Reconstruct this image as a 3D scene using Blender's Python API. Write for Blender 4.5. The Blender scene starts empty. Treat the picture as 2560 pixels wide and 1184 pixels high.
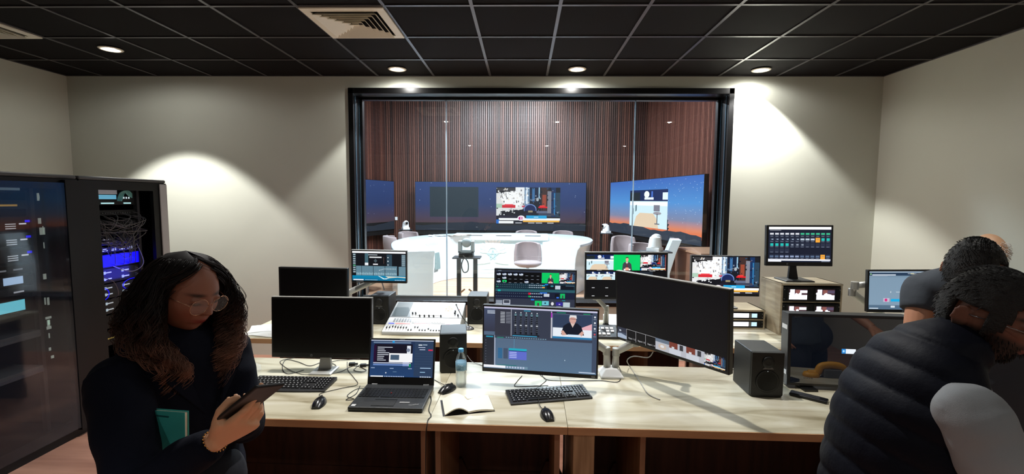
import bpy, bmesh, math, random
from mathutils import Vector, Matrix, Euler, noise
from math import sin, cos, pi, radians as rad
random.seed(7)
SC = bpy.context.scene
COL = SC.collection
CAMZ = 1.76
# ------------------------------------------------------------------ camera
FPX = 1145.7
YAW, PITCH, ROLL = -.0234, .0802, .0068
def _basis():
    f = Vector((sin(YAW), cos(YAW), 0)); r = Vector((cos(YAW), -sin(YAW), 0)); u = Vector((0, 0, 1))
    f2 = f*cos(PITCH) - u*sin(PITCH); u2 = u*cos(PITCH) + f*sin(PITCH)
    return r*cos(ROLL) + u2*sin(ROLL), u2*cos(ROLL) - r*sin(ROLL), f2
BR, BU, BF = _basis()
def at(px, py, x=None, y=None, z=None):
    """world point seen in direction px,py of the 2560x1184 photograph on the plane x=, y= or z="""
    d = BR*((px-1280)/FPX) - BU*((py-592)/FPX) + BF
    if z is not None: t = (z-CAMZ)/d.z
    elif y is not None: t = y/d.y
    else: t = x/d.x
    return Vector((d.x*t, d.y*t, CAMZ+d.z*t))
cam = bpy.data.cameras.new('camera'); co = bpy.data.objects.new('camera', cam); COL.objects.link(co)
M = Matrix((( BR.x, BU.x, -BF.x, 0), (BR.y, BU.y, -BF.y, 0), (BR.z, BU.z, -BF.z, CAMZ), (0, 0, 0, 1)))
co.matrix_world = M
cam.sensor_fit = 'HORIZONTAL'; cam.sensor_width = 36; cam.lens = FPX/2560*36; cam.clip_start = .02; cam.clip_end = 100
SC.camera = co
SC.view_settings.view_transform = 'Standard'; SC.view_settings.look = 'None'
SC.view_settings.gamma = 1; SC.view_settings.use_curve_mapping = False; SC.view_settings.exposure = 0.0

# ------------------------------------------------------------------ materials
def s2l(c): return c/12.92 if c <= .04045 else ((c+.055)/1.055)**2.4
def rgb(r, g=None, b=None):
    if g is None: r, g, b = r
    return (s2l(r/255), s2l(g/255), s2l(b/255), 1)
MATS = {}
def mat(name, col=(128, 128, 128), rough=.5, metal=0, emit=0, trans=0, ior=None, coat=0, bump=0, bscale=60, var=0, vscale=6, spec=None, alpha=1, sheen=0):
    if name in MATS: return MATS[name]
    m = bpy.data.materials.new(name); m.use_nodes = True; MATS[name] = m
    nt = m.node_tree; b = nt.nodes['Principled BSDF']
    c = rgb(col)
    b.inputs['Base Color'].default_value = c
    b.inputs['Roughness'].default_value = rough; b.inputs['Metallic'].default_value = metal
    if ior: b.inputs['IOR'].default_value = ior
    if trans: b.inputs['Transmission Weight'].default_value = trans
    if coat: b.inputs['Coat Weight'].default_value = coat; b.inputs['Coat Roughness'].default_value = .08
    if spec is not None: b.inputs['Specular IOR Level'].default_value = spec
    if emit: b.inputs['Emission Color'].default_value = c; b.inputs['Emission Strength'].default_value = emit
    if sheen: b.inputs['Sheen Weight'].default_value = sheen
    if alpha < 1: b.inputs['Alpha'].default_value = alpha
    if bump or var:
        tc = nt.nodes.new('ShaderNodeTexCoord'); n = nt.nodes.new('ShaderNodeTexNoise')
        nt.links.new(tc.outputs['Object'], n.inputs['Vector']); n.inputs['Scale'].default_value = bscale if bump else vscale
        n.inputs['Detail'].default_value = 4
        if bump:
            bp = nt.nodes.new('ShaderNodeBump'); bp.inputs['Strength'].default_value = bump; bp.inputs['Distance'].default_value = .01
            nt.links.new(n.outputs['Fac'], bp.inputs['Height']); nt.links.new(bp.outputs['Normal'], b.inputs['Normal'])
        if var:
            n2 = nt.nodes.new('ShaderNodeTexNoise'); n2.inputs['Scale'].default_value = vscale; n2.inputs['Detail'].default_value = 5
            nt.links.new(tc.outputs['Object'], n2.inputs['Vector'])
            mx = nt.nodes.new('ShaderNodeMix'); mx.data_type = 'RGBA'
            mx.inputs['A'].default_value = tuple(x*(1-var) for x in c[:3])+(1,); mx.inputs['B'].default_value = tuple(min(1, x*(1+var)) for x in c[:3])+(1,)
            nt.links.new(n2.outputs['Fac'], mx.inputs['Factor']); nt.links.new(mx.outputs['Result'], b.inputs['Base Color'])
    return m

def ramp_mat(name, stops, scale=(1, 1, 1), nscale=5, rough=.4, detail=6, bump=0, dist=0, coat=0, floorx=None, rnd=.5, spec=None):
    """streaky procedural wood: stretched noise through a colour ramp; floorx = board pitch for a different tone per board"""
    m = bpy.data.materials.new(name); m.use_nodes = True; MATS[name] = m
    nt = m.node_tree; b = nt.nodes['Principled BSDF']; b.inputs['Roughness'].default_value = rough
    if coat: b.inputs['Coat Weight'].default_value = coat
    if spec is not None: b.inputs['Specular IOR Level'].default_value = spec
    tc = nt.nodes.new('ShaderNodeTexCoord'); mp = nt.nodes.new('ShaderNodeMapping'); mp.inputs['Scale'].default_value = scale
    nt.links.new(tc.outputs['Object'], mp.inputs['Vector'])
    n = nt.nodes.new('ShaderNodeTexNoise'); n.inputs['Scale'].default_value = nscale; n.inputs['Detail'].default_value = detail; n.inputs['Distortion'].default_value = dist
    nt.links.new(mp.outputs['Vector'], n.inputs['Vector'])
    fac = n.outputs['Fac']
    if floorx:
        sx = nt.nodes.new('ShaderNodeSeparateXYZ'); nt.links.new(tc.outputs['Object'], sx.inputs[0])
        d = nt.nodes.new('ShaderNodeMath'); d.operation = 'DIVIDE'; d.inputs[1].default_value = floorx; nt.links.new(sx.outputs[0], d.inputs[0])
        fl = nt.nodes.new('ShaderNodeMath'); fl.operation = 'FLOOR'; nt.links.new(d.outputs[0], fl.inputs[0])
        wn = nt.nodes.new('ShaderNodeTexWhiteNoise'); wn.noise_dimensions = '1D'; nt.links.new(fl.outputs[0], wn.inputs['W'])
        mx = nt.nodes.new('ShaderNodeMix'); mx.inputs['Factor'].default_value = rnd
        nt.links.new(fac, mx.inputs['A']); nt.links.new(wn.outputs['Value'], mx.inputs['B']); fac = mx.outputs['Result']
    r = nt.nodes.new('ShaderNodeValToRGB'); e = r.color_ramp.elements
    while len(e) < len(stops): e.new(.5)
    for i, (p, c) in enumerate(stops): e[i].position = p; e[i].color = rgb(c)
    nt.links.new(fac, r.inputs['Fac']); nt.links.new(r.outputs['Color'], b.inputs['Base Color'])
    if bump:
        bp = nt.nodes.new('ShaderNodeBump'); bp.inputs['Strength'].default_value = bump; bp.inputs['Distance'].default_value = .003
        nt.links.new(n.outputs['Fac'], bp.inputs['Height']); nt.links.new(bp.outputs['Normal'], b.inputs['Normal'])
    return m
W_DESK = ramp_mat('desk_laminate', [(.28, (142, 132, 106)), (.40, (174, 165, 140)), (.5, (194, 187, 164)), (.7, (208, 203, 186))], (.8, 4.2, 1), 2.2, .34, 10, dist=.9)
W_EDGE = ramp_mat('desk_edge_band', [(.3, (186, 140, 98)), (.7, (208, 166, 122))], (.6, 6, 6), 4, .4)
W_DARK = ramp_mat('dark_brown_laminate', [(.3, (58, 34, 25)), (.7, (84, 50, 36))], (6, 6, .6), 4, .5)
W_LEG = ramp_mat('brown_wood_upright', [(.3, (128, 92, 66)), (.7, (160, 122, 92))], (6, 6, .5), 5, .5)
W_OAK = ramp_mat('light_oak_upright', [(.3, (140, 112, 80)), (.5, (178, 148, 112)), (.7, (200, 172, 136))], (9, 9, .7), 3, .45)
W_BOX = ramp_mat('grey_oak_laminate', [(.3, (128, 114, 94)), (.5, (150, 136, 112)), (.7, (168, 154, 130))], (1, 1.2, 7), 3.2, .42)
SL = [(.15, (44, 22, 18)), (.4, (70, 38, 30)), (.6, (90, 52, 41)), (.85, (112, 68, 54))]
W_SLAT = ramp_mat('walnut_slats', SL, (14, 14, .5), 3, .42, floorx=.055, rnd=.55, spec=.75)
W_SLAT2 = ramp_mat('walnut_panel_slats', [(.2, (70, 38, 30)), (.5, (92, 54, 44)), (.8, (112, 70, 57))], (14, 14, .5), 3, .4, floorx=.055, rnd=.5)
W_FLOOR = ramp_mat('studio_plank_floor', [(.3, (150, 112, 88)), (.5, (176, 138, 110)), (.7, (192, 156, 128))], (.5, 6, 1), 2, .32, dist=.4)
W_FLOOR2 = ramp_mat('control_room_vinyl_floor', [(.3, (150, 104, 88)), (.5, (176, 128, 108)), (.7, (196, 146, 124))], (.5, 5, 1), 2, .35)
PAINT = mat('beige_wall_paint', (197, 199, 187), .75, bump=.03, bscale=220, var=.05, vscale=1.6)
CEILT = mat('black_ceiling_tile', (15, 12, 14), .85, spec=.15, bump=.05, bscale=300)
GRID = mat('ceiling_grid_metal', (92, 90, 94), .4, metal=.8)
BLACK = mat('black_plastic', (14, 14, 15), .42)
BLACKG = mat('black_gloss_bezel', (8, 8, 9), .2)
FRAMEB = mat('black_window_frame', (10, 10, 11), .28)
PANELB = mat('black_screen_off', (3, 3, 4), .3, spec=.25)
DGREY = mat('dark_grey_plastic', (44, 45, 47), .45)
GREYM = mat('grey_metal', (120, 121, 122), .35, metal=.6)
SILV = mat('silver_arm_paint', (178, 177, 172), .35, metal=.35)
WHITEP = mat('white_plastic', (225, 226, 226), .35)
CREAM = mat('cream_vent_paint', (226, 220, 202), .45)
CABLE = mat('black_cable', (18, 17, 17), .5)
RACKB = mat('rack_black_steel', (10, 10, 12), .45, spec=.3)
RACKS = mat('rack_silver_edge', (150, 150, 152), .35, metal=.3)
STW = mat('studio_white_gloss', (222, 236, 244), .18, coat=.4)

# ------------------------------------------------------------------ mesh builder
class MB:
    def __init__(s): s.v = []; s.f = []; s.m = []; s.M = Matrix.Identity(4)
    def add(s, vs, fs, mi=0, M=None):
        o = len(s.v); T = s.M @ M if M is not None else s.M
        s.v += [T @ Vector(v) for v in vs]; s.f += [tuple(i+o for i in f) for f in fs]; s.m += [mi]*len(fs); return s
    def box(s, c, d, rz=0, mi=0, R=None, top=None):
        x, y, z = [a/2 for a in d]; t = top or (1, 1)
        vs = [(-x, -y, -z), (x, -y, -z), (x, y, -z), (-x, y, -z), (-x*t[0], -y*t[1], z), (x*t[0], -y*t[1], z), (x*t[0], y*t[1], z), (-x*t[0], y*t[1], z)]
        Mx = Matrix.Translation(c) @ (R.to_4x4() if R is not None else Matrix.Rotation(rz, 4, 'Z'))
        return s.add(vs, [(0, 3, 2, 1), (4, 5, 6, 7), (0, 1, 5, 4), (1, 2, 6, 5), (2, 3, 7, 6), (3, 0, 4, 7)], mi, Mx)
    def bb(s, a, b, mi=0): return s.box([(p+q)/2 for p, q in zip(a, b)], [abs(q-p) for p, q in zip(a, b)], mi=mi)
    def poly(s, pts, mi=0): return s.add(pts, [tuple(range(len(pts)))], mi)
    def prism(s, pts, h, axis='z', mi=0, M=None):
        n = len(pts)
        if axis == 'z': a = [(x, y, 0) for x, y in pts]; b = [(x, y, h) for x, y in pts]
        elif axis == 'y': a = [(x, 0, z) for x, z in pts]; b = [(x, h, z) for x, z in pts]
        else: a = [(0, x, z) for x, z in pts]; b = [(h, x, z) for x, z in pts]
        return s.add(a+b, [tuple(range(n))[::-1], tuple(range(n, 2*n))]+[(i, (i+1) % n, n+(i+1) % n, n+i) for i in range(n)], mi, M)
    def lathe(s, prof, n=24, c=(0, 0, 0), mi=0, R=None, sx=1, sy=1):
        vs = []; fs = []
        for r, z in prof:
            for k in range(n): a = 2*pi*k/n; vs.append((r*cos(a)*sx, r*sin(a)*sy, z))
        for i in range(len(prof)-1):
            for k in range(n): k2 = (k+1) % n; fs.append((i*n+k, i*n+k2, (i+1)*n+k2, (i+1)*n+k))
        fs.append(tuple(range(n))[::-1]); fs.append(tuple((len(prof)-1)*n+k for k in range(n)))
        return s.add(vs, fs, mi, Matrix.Translation(c) @ (R.to_4x4() if R is not None else Matrix.Identity(4)))
    def cyl(s, a, b, r, n=16, r2=None, mi=0): return s.tube([a, b], [r, r2 if r2 is not None else r], n, mi)
    def tube(s, pts, rr, n=10, mi=0, flat=None, up=None):
        pts = [Vector(p) for p in pts]
        if not isinstance(rr, (list, tuple)): rr = [rr]*len(pts)
        vs = []; fs = []; prev = None
        for i, p in enumerate(pts):
            t = (pts[min(i+1, len(pts)-1)]-pts[max(i-1, 0)])
            t = t.normalized() if t.length > 1e-9 else Vector((0, 0, 1))
            if prev is None:
                a = Vector(up) if up else (Vector((0, 0, 1)) if abs(t.z) < .9 else Vector((1, 0, 0)))
                n1 = (a - t*a.dot(t)).normalized()
            else: n1 = (prev - t*prev.dot(t)); n1 = n1.normalized() if n1.length > 1e-6 else prev
            prev = n1; n2 = t.cross(n1)
            rA, rB = (rr[i] if isinstance(rr[i], (list, tuple)) else (rr[i], rr[i]*(flat or 1)))
            for k in range(n): a = 2*pi*k/n; vs.append(p + n1*cos(a)*rA + n2*sin(a)*rB)
        for i in range(len(pts)-1):
            for k in range(n): k2 = (k+1) % n; fs.append((i*n+k, i*n+k2, (i+1)*n+k2, (i+1)*n+k))
        fs.append(tuple(range(n))[::-1]); fs.append(tuple((len(pts)-1)*n+k for k in range(n)))
        return s.add(vs, fs, mi)
    def rings(s, rs, mi=0, cap=True):
        n = len(rs[0]); vs = [p for r in rs for p in r]; fs = []
        for i in range(len(rs)-1):
            for k in range(n): k2 = (k+1) % n; fs.append((i*n+k, i*n+k2, (i+1)*n+k2, (i+1)*n+k))
        if cap: fs.append(tuple(range(n))[::-1]); fs.append(tuple((len(rs)-1)*n+k for k in range(n)))
        return s.add(vs, fs, mi)
    def ball(s, c, r, n=16, mi=0, R=None):
        rx, ry, rz = r if isinstance(r, (tuple, list)) else (r, r, r)
        m = n//2; prof = [(sin(pi*(i+.001)/(m+.002)), -cos(pi*(i+.001)/(m+.002))) for i in range(m+1)]
        vs = []; fs = []
        for q, z in prof:
            for k in range(n): a = 2*pi*k/n; vs.append((q*cos(a)*rx, q*sin(a)*ry, z*rz))
        for i in range(m):
            for k in range(n): k2 = (k+1) % n; fs.append((i*n+k, i*n+k2, (i+1)*n+k2, (i+1)*n+k))
        return s.add(vs, fs, mi, Matrix.Translation(c) @ (R.to_4x4() if R is not None else Matrix.Identity(4)))
    def build(s, name, mats, parent=None, smooth=False, bevel=0, seg=2, mods=None, fix=True):
        me = bpy.data.meshes.new(name)
        me.from_pydata([tuple(v) for v in s.v], [], s.f)
        ms = mats if isinstance(mats, (list, tuple)) else [mats]
        for m in ms: me.materials.append(m)
        for p, mi in zip(me.polygons, s.m): p.material_index = mi; p.use_smooth = bool(smooth)
        if fix:
            bm = bmesh.new(); bm.from_mesh(me); bmesh.ops.recalc_face_normals(bm, faces=bm.faces); bm.to_mesh(me); bm.free()
        me.update()
        o = bpy.data.objects.new(name, me); COL.objects.link(o)
        if parent is not None: o.parent = parent
        if bevel:
            b = o.modifiers.new('bevel', 'BEVEL'); b.width = bevel; b.segments = seg; b.limit_method = 'ANGLE'; b.angle_limit = rad(40)
            b.harden_normals = False
        if smooth == 'auto': me.set_sharp_from_angle(angle=rad(35))
        return o
def tag(o, label=None, cat=None, group=None, kind=None):
    if label: o['label'] = label
    if cat: o['category'] = cat
    if group: o['group'] = group
    if kind: o['kind'] = kind
    return o
def thing(name, label, cat, loc=(0, 0, 0), rz=0, group=None, rot=None):
    o = bpy.data.objects.new(name, None); COL.objects.link(o); o.location = loc
    o.rotation_euler = rot if rot else (0, 0, rz); o.empty_display_size = .05
    return tag(o, label, cat, group)
def dup(root, loc=None, rz=None, label=None, group=None, par=None):
    r = root.copy(); COL.objects.link(r)
    if par: r.parent = par
    if loc is not None: r.location = loc
    if rz is not None: r.rotation_euler = (0, 0, rz)
    if label: r['label'] = label
    if group: r['group'] = group
    for ch in [c for c in bpy.data.objects if c.parent == root]: dup(ch, par=r)
    return r
def struct(name, mb, m, **k): return tag(mb.build(name, m, **k), kind='structure')
def spline(pts, n=8):
    P = [Vector(p) for p in pts]; out = []
    for i in range(len(P)-1):
        a = P[max(i-1, 0)]; b = P[i]; c = P[i+1]; d = P[min(i+2, len(P)-1)]
        for k in range(n):
            t = k/n; out.append(.5*((2*b)+(c-a)*t+(2*a-5*b+4*c-d)*t*t+(3*b-a-3*c+d)*t**3))
    out.append(P[-1]); return out
def cable(name, label, pts, r=.0022, m=None, group=None, n=6, parent=None):
    o = MB().tube(spline(pts, 8), r, n).build(name, m or CABLE, parent, smooth=True)
    if parent is None: tag(o, label, 'cable', group)
    return o

# ------------------------------------------------------------------ screens: pictures made of flat luminous patches
def scr_mat(strength):
    k = 'lit_screen_%g' % strength
    if k in MATS: return MATS[k]
    m = bpy.data.materials.new(k); m.use_nodes = True; MATS[k] = m
    nt = m.node_tree; b = nt.nodes['Principled BSDF']; b.inputs['Base Color'].default_value = (.004, .004, .005, 1); b.inputs['Roughness'].default_value = .35
    b.inputs['Specular IOR Level'].default_value = .2
    a = nt.nodes.new('ShaderNodeAttribute'); a.attribute_name = 'Col'
    nt.links.new(a.outputs['Color'], b.inputs['Emission Color']); b.inputs['Emission Strength'].default_value = strength
    return m
FONT = {}
def glyphs(txt):
    if txt not in FONT:
        c = bpy.data.curves.new('t', 'FONT'); c.body = txt; c.size = 1; c.align_x = 'LEFT'; c.resolution_u = 2
        o = bpy.data.objects.new('t', c); COL.objects.link(o); bpy.context.view_layer.update()
        dg = bpy.context.evaluated_depsgraph_get(); me = bpy.data.meshes.new_from_object(o.evaluated_get(dg))
        FONT[txt] = ([tuple(v.co) for v in me.vertices], [tuple(p.vertices) for p in me.polygons])
        bpy.data.objects.remove(o); bpy.data.curves.remove(c); bpy.data.meshes.remove(me)
    return FONT[txt]
def text_part(name, txt, size, M, m, parent, cx=True):
    v, f = glyphs(txt); w = max(p[0] for p in v)
    mb = MB(); mb.add([((p[0]-(w/2 if cx else 0))*size, 0, p[1]*size) for p in v], f, 0, M)
    return mb.build(name, m, parent, fix=False)
def picture(name, w, h, items, parent, strength=1.0, off=.0004, M=None, cen=(0, 0)):
    """items: ('r',x0,y0,x1,y1,col[,col2 bottom]) ('p',pts,col) ('e',cx,cy,rx,ry,col) ('t',x,y,size,text,col) in 0..1 from the top left"""
    V = []; F = []; C = []
    def P(x, y, l): return Vector((cen[0]+(x-.5)*w, -off*l, cen[1]+(.5-y)*h))
    for i, it in enumerate(items):
        l = i*.04+1 if len(items) > 40 else i*.1+1
        k = it[0]
        if k == 'r':
            _, x0, y0, x1, y1, c = it[:6]; c2 = it[6] if len(it) > 6 else c
            o = len(V); V += [P(x0, y1, l), P(x1, y1, l), P(x1, y0, l), P(x0, y0, l)]; F.append((o, o+1, o+2, o+3)); C += [rgb(c2), rgb(c2), rgb(c), rgb(c)]
        elif k == 'p':
            _, pts, c = it; o = len(V); V += [P(x, y, l) for x, y in pts]; F.append(tuple(range(o, o+len(pts)))); C += [rgb(c)]*len(pts)
        elif k == 'e':
            _, cx, cy, rx, ry, c = it; o = len(V); n = 16
            V += [P(cx+rx*cos(2*pi*q/n), cy+ry*sin(2*pi*q/n), l) for q in range(n)]; F.append(tuple(range(o, o+n))); C += [rgb(c)]*n
        elif k == 't':
            _, x, y, sz, tx, c = it; v, f = glyphs(tx); o = len(V)
            V += [P(x, y, l)+Vector((q[0]*sz*h, 0, q[1]*sz*h)) for q in v]; F += [tuple(o+j for j in ff) for ff in f]; C += [rgb(c)]*len(v)
    me = bpy.data.meshes.new(name); me.from_pydata([tuple((M @ v) if M else v) for v in V], [], F)
    ca = me.color_attributes.new('Col', 'FLOAT_COLOR', 'POINT')
    for i, c in enumerate(C): ca.data[i].color = c
    me.materials.append(scr_mat(strength)); o = bpy.data.objects.new(name, me); COL.objects.link(o); o.parent = parent
    return o
def sub(items, x0, y0, x1, y1):
    out = []; W = x1-x0; H = y1-y0
    for it in items:
        k = it[0]
        if k == 'r': out.append(('r', x0+it[1]*W, y0+it[2]*H, x0+it[3]*W, y0+it[4]*H)+tuple(it[5:]))
        elif k == 'p': out.append(('p', [(x0+a*W, y0+b*H) for a, b in it[1]], it[2]))
        elif k == 'e': out.append(('e', x0+it[1]*W, y0+it[2]*H, it[3]*W, it[4]*H, it[5]))
        elif k == 't': out.append(('t', x0+it[1]*W, y0+it[2]*H, it[3]*H, it[4], it[5]))
    return out
def pic_robot():
    R = random.Random(3); I = [('r', 0, 0, 1, 1, (22, 24, 34))]
    I += [('r', 0, .08, .5, .8, (225, 226, 226)), ('r', 0, 0, .22, .16, (28, 27, 30)), ('r', .02, .02, .3, .1, (60, 58, 60)), ('r', .3, 0, .44, .42, (238, 240, 242)),
          ('r', .44, 0, .52, .5, (110, 140, 170)), ('r', .46, 0, .49, .45, (220, 235, 250)), ('r', .53, 0, .66, .4, (20, 34, 60)), ('r', .56, .02, .6, .38, (60, 110, 160)), ('r', .66, 0, .68, .3, (150, 190, 215)),
          ('r', .7, .0, .82, .75, (62, 44, 42)), ('r', .72, .2, .78, .55, (150, 70, 50)), ('r', .8, .1, .86, .78, (128, 130, 142)), ('r', .86, 0, .93, .8, (24, 50, 92)), ('r', .9, .15, .92, .75, (48, 120, 170)), ('r', .93, 0, 1, .8, (44, 66, 84)), ('r', .93, .0, 1, .14, (26, 28, 34))]
    for k in range(9): a = R.random()*.3+.08; b = .2+R.random()*.28; I.append(('e', a, b, .05+R.random()*.06, .06+R.random()*.06, (250, 250, 250)))
    for a in (.08, .145): I.append(('p', [(a, .14), (a+.008, .14), (a+.012, .24), (a+.03, .31), (a+.024, .32), (a+.004, .25)], (60, 62, 70)))
    for k in range(150):
        a = R.random(); b = R.random()*.76; w_ = .008+.02*R.random(); h_ = .01+.05*R.random()
        if a < .5: c = R.choice([(206, 208, 212), (180, 176, 176), (250, 250, 250), (120, 118, 124), (238, 226, 210)]) if b < .5 else R.choice([(30, 30, 38), (70, 66, 74), (190, 190, 196), (150, 90, 84)])
        else: c = R.choice([(16, 22, 40), (34, 60, 96), (70, 96, 130), (28, 26, 34), (92, 60, 54), (130, 140, 156), (20, 80, 120)])
        I.append(('r', a, b, min(1, a+w_), b+h_, c))
    I += [('r', .0, .45, .09, .56, (170, 200, 180)), ('r', .09, .48, .3, .56, (205, 40, 52)), ('r', .13, .46, .26, .5, (230, 60, 70)), ('r', .4, .5, .52, .54, (190, 60, 90)), ('r', .66, .52, .8, .56, (220, 30, 40)), ('r', .68, .49, .76, .52, (240, 60, 60))]
    for k in range(10): a = R.random()*.5; I.append(('e', a, .66+R.random()*.12, .04+R.random()*.04, .05+R.random()*.05, (16, 16, 24)))
    for k in range(12): a = R.random()*.3; b = .62+R.random()*.14; I.append(('r', a, b, a+.02, b+.025, (230, 232, 235)))
    I += [('e', .53, .6, .1, .15, (110, 140, 200)), ('e', .53, .61, .088, .135, (24, 38, 86)), ('r', .44, .64, .63, .76, (20, 22, 34)), ('r', .5, .63, .57, .68, (150, 140, 110)), ('e', .48, .75, .07, .06, (30, 24, 40)),
          ('r', .63, .64, .8, .7, (96, 104, 130)), ('r', .66, .7, .9, .77, (60, 64, 84)), ('p', [(.54, .35), (.66, .27), (.66, .28), (.54, .365)], (150, 155, 160)), ('e', .645, .33, .02, .045, (170, 178, 184)),
          ('r', .0, .77, .44, .86, (30, 28, 46)), ('r', .04, .84, 1, .9, (248, 249, 250)), ('r', .0, .88, .05, .99, (40, 110, 200)), ('r', .42, .9, .99, .95, (240, 180, 70)), ('r', .04, .92, .27, .985, (250, 250, 250)), ('r', .27, .945, 1, 1, (34, 32, 44)),
          ('r', .47, .765, .79, .85, (34, 160, 216)), ('r', .59, .8, .66, .82, (190, 230, 250)), ('e', .39, .84, .058, .075, (250, 240, 246)), ('p', [(.35, .82), (.38, .79), (.38, .89), (.35, .87)], (190, 40, 130)), ('r', .395, .8, .41, .88, (190, 40, 130))]
    for a in (.3, .5, .62, .8): I.append(('r', a, .96, a+.1, .98, (210, 214, 220)))
    return I
def pic_green():
    g = (0, 205, 100)
    return [('r', 0, 0, 1, 1, g), ('p', [(.33, 1), (.35, .6), (.42, .46), (.58, .46), (.67, .6), (.7, 1)], (62, 66, 74)), ('p', [(.46, .46), (.55, .46), (.51, .66)], (236, 236, 238)), ('p', [(.495, .5), (.52, .5), (.53, .8), (.49, .8)], (130, 24, 40)),
            ('r', .475, .38, .54, .47, (214, 160, 130)), ('e', .51, .3, .055, .13, (226, 170, 140)), ('p', [(.455, .28), (.47, .15), (.55, .14), (.567, .28), (.54, .2), (.48, .21)], (60, 48, 40)), ('p', [(.42, .95), (.46, .82), (.56, .82), (.61, .95), (.61, 1), (.42, 1)], (236, 170, 150)), ('r', .39, .9, .45, 1, (240, 240, 240)), ('r', .58, .9, .64, 1, (240, 240, 240))]
def pic_studio():
    return [('r', 0, 0, 1, .36, (16, 36, 84)), ('r', 0, .06, .3, .3, (26, 36, 42)), ('e', .48, .12, .07, .09, (240, 244, 250)), ('r', .42, .2, .66, .26, (230, 235, 245)), ('r', .6, .04, .64, .2, (70, 110, 200)), ('r', .88, .08, 1, .26, (225, 240, 255)), ('r', 0, .3, 1, 1, (206, 232, 240)),
            ('r', .0, .32, 1, .42, (246, 250, 252)), ('p', [(.12, 1), (.2, .72), (.3, .62), (.66, .62), (.74, .74), (.8, 1)], (222, 200, 172)), ('p', [(.17, .42), (.21, .4), (.21, .56), (.17, .6)], (90, 116, 124)), ('p', [(.09, .52), (.12, .5), (.12, .66), (.09, .7)], (90, 116, 124)),
            ('r', .67, .4, .82, .56, (122, 122, 136)), ('e', .76, .61, .1, .04, (150, 148, 158)), ('r', .75, .62, .77, .88, (80, 80, 90)), ('r', .7, .87, .82, .9, (110, 110, 118))]
def dashes(x0, x1, y, h, n, c, fill=.6):
    s = (x1-x0)/n
    return [('r', x0+i*s, y, x0+i*s+s*fill, y+h, c) for i in range(n)]
# ================================================================== the control room
CH = 3.071; WY = 4.99; XL = -4.976; XR = 3.753; BK = -3.2
WX0, WX1, WZ0, WZ1 = -1.887, 2.213, .60, 2.947
GY = 5.2
struct('floor', MB().bb((XL-.1, BK-.1, -.1), (XR+.1, WY+.15, 0)), W_FLOOR2)
cb = MB(); cb.bb((XL-.1, BK-.1, CH+.006), (XR+.1, WY+.15, CH+.12))
ceil = struct('ceiling', cb, CEILT)
g = MB()
for i in range(-3, 13):
    x = -3.36+.6*i
    if XL < x < XR: g.bb((x-.012, BK, CH-.002), (x+.012, WY, CH+.008))
for j in range(0, 13):
    y = 4.41-.6*j
    if y > BK: g.bb((XL, y-.012, CH-.0025), (XR, y+.012, CH+.007))
g.bb((XL, WY-.02, CH-.003), (XR, WY, CH+.006)); g.bb((XL, BK, CH-.003), (XL+.02, WY, CH+.006)); g.bb((XR-.02, BK, CH-.003), (XR, WY, CH+.006))
struct('trim_1', g, GRID)
w = MB()
w.bb((XL-.1, WY, 0), (WX0, 5.32, CH+.1)); w.bb((WX1, WY, 0), (XR+.1, 5.32, CH+.1)); w.bb((WX0, WY, 0), (WX1, 5.32, WZ0)); w.bb((WX0, WY, WZ1), (WX1, 5.32, CH+.1))
struct('wall_front', w, PAINT)
struct('wall_left', MB().bb((XL-.12, BK, 0), (XL, WY, CH+.1)), PAINT)
struct('wall_right', MB().bb((XR, BK, 0), (XR+.12, WY, CH+.1)), PAINT)
struct('wall_back', MB().bb((XL, BK-.12, 0), (XR, BK, CH+.1)), PAINT)
# window frame: face trim, deep black reveal, inner rail
fr = MB()
for a, b in (((WX0, WY-.018, WZ0), (WX0+.055, GY+.06, WZ1)), ((WX1-.055, WY-.018, WZ0), (WX1, GY+.06, WZ1)), ((WX0, WY-.018, WZ1-.06), (WX1, GY+.06, WZ1)), ((WX0, WY-.018, WZ0), (WX1, GY+.06, WZ0+.045))): fr.bb(a, b)
for a, b in (((WX0+.055, GY-.03, WZ0), (WX0+.085, GY+.04, WZ1)), ((WX1-.085, GY-.03, WZ0), (WX1-.055, GY+.04, WZ1)), ((WX0, GY-.03, WZ1-.085), (WX1, GY+.04, WZ1-.06))): fr.bb(a, b)
win = struct('window_1', fr, FRAMEB, bevel=.003)
MB().bb((WX0+.056, GY-.045, WZ0+.045), (WX1-.056, GY-.03, WZ0+.06)).build('bottom_rail', mat('rail_steel', (170, 172, 172), .3, metal=.7), win)
rv = MB()
for x in (WX0+.057, WX1-.061): rv.bb((x, WY+.03, WZ0+.05), (x+.004, WY+.05, WZ1-.07)); rv.bb((x, GY-.06, WZ0+.05), (x+.004, GY-.045, WZ1-.09))
rv.build('reveal_highlight', mat('reveal_highlight_blue', (90, 120, 140), .25, metal=.7), win)  # bluish reflection lines on the reveal, built as tinted strips
GLASS = bpy.data.materials.new('window_glass'); GLASS.use_nodes = True
nt = GLASS.node_tree; nt.nodes.clear(); out = nt.nodes.new('ShaderNodeOutputMaterial')
tr = nt.nodes.new('ShaderNodeBsdfTransparent'); gl = nt.nodes.new('ShaderNodeBsdfGlossy'); gl.inputs['Roughness'].default_value = .0; fz = nt.nodes.new('ShaderNodeFresnel'); fz.inputs['IOR'].default_value = 1.5
tr.inputs['Color'].default_value = (.97, .985, .985, 1)
mx = nt.nodes.new('ShaderNodeMixShader'); nt.links.new(fz.outputs[0], mx.inputs[0]); nt.links.new(tr.outputs[0], mx.inputs[1]); nt.links.new(gl.outputs[0], mx.inputs[2]); nt.links.new(mx.outputs[0], out.inputs[0])
sx = [WX0+.085, -.868, 1.236, WX1-.085]
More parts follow.
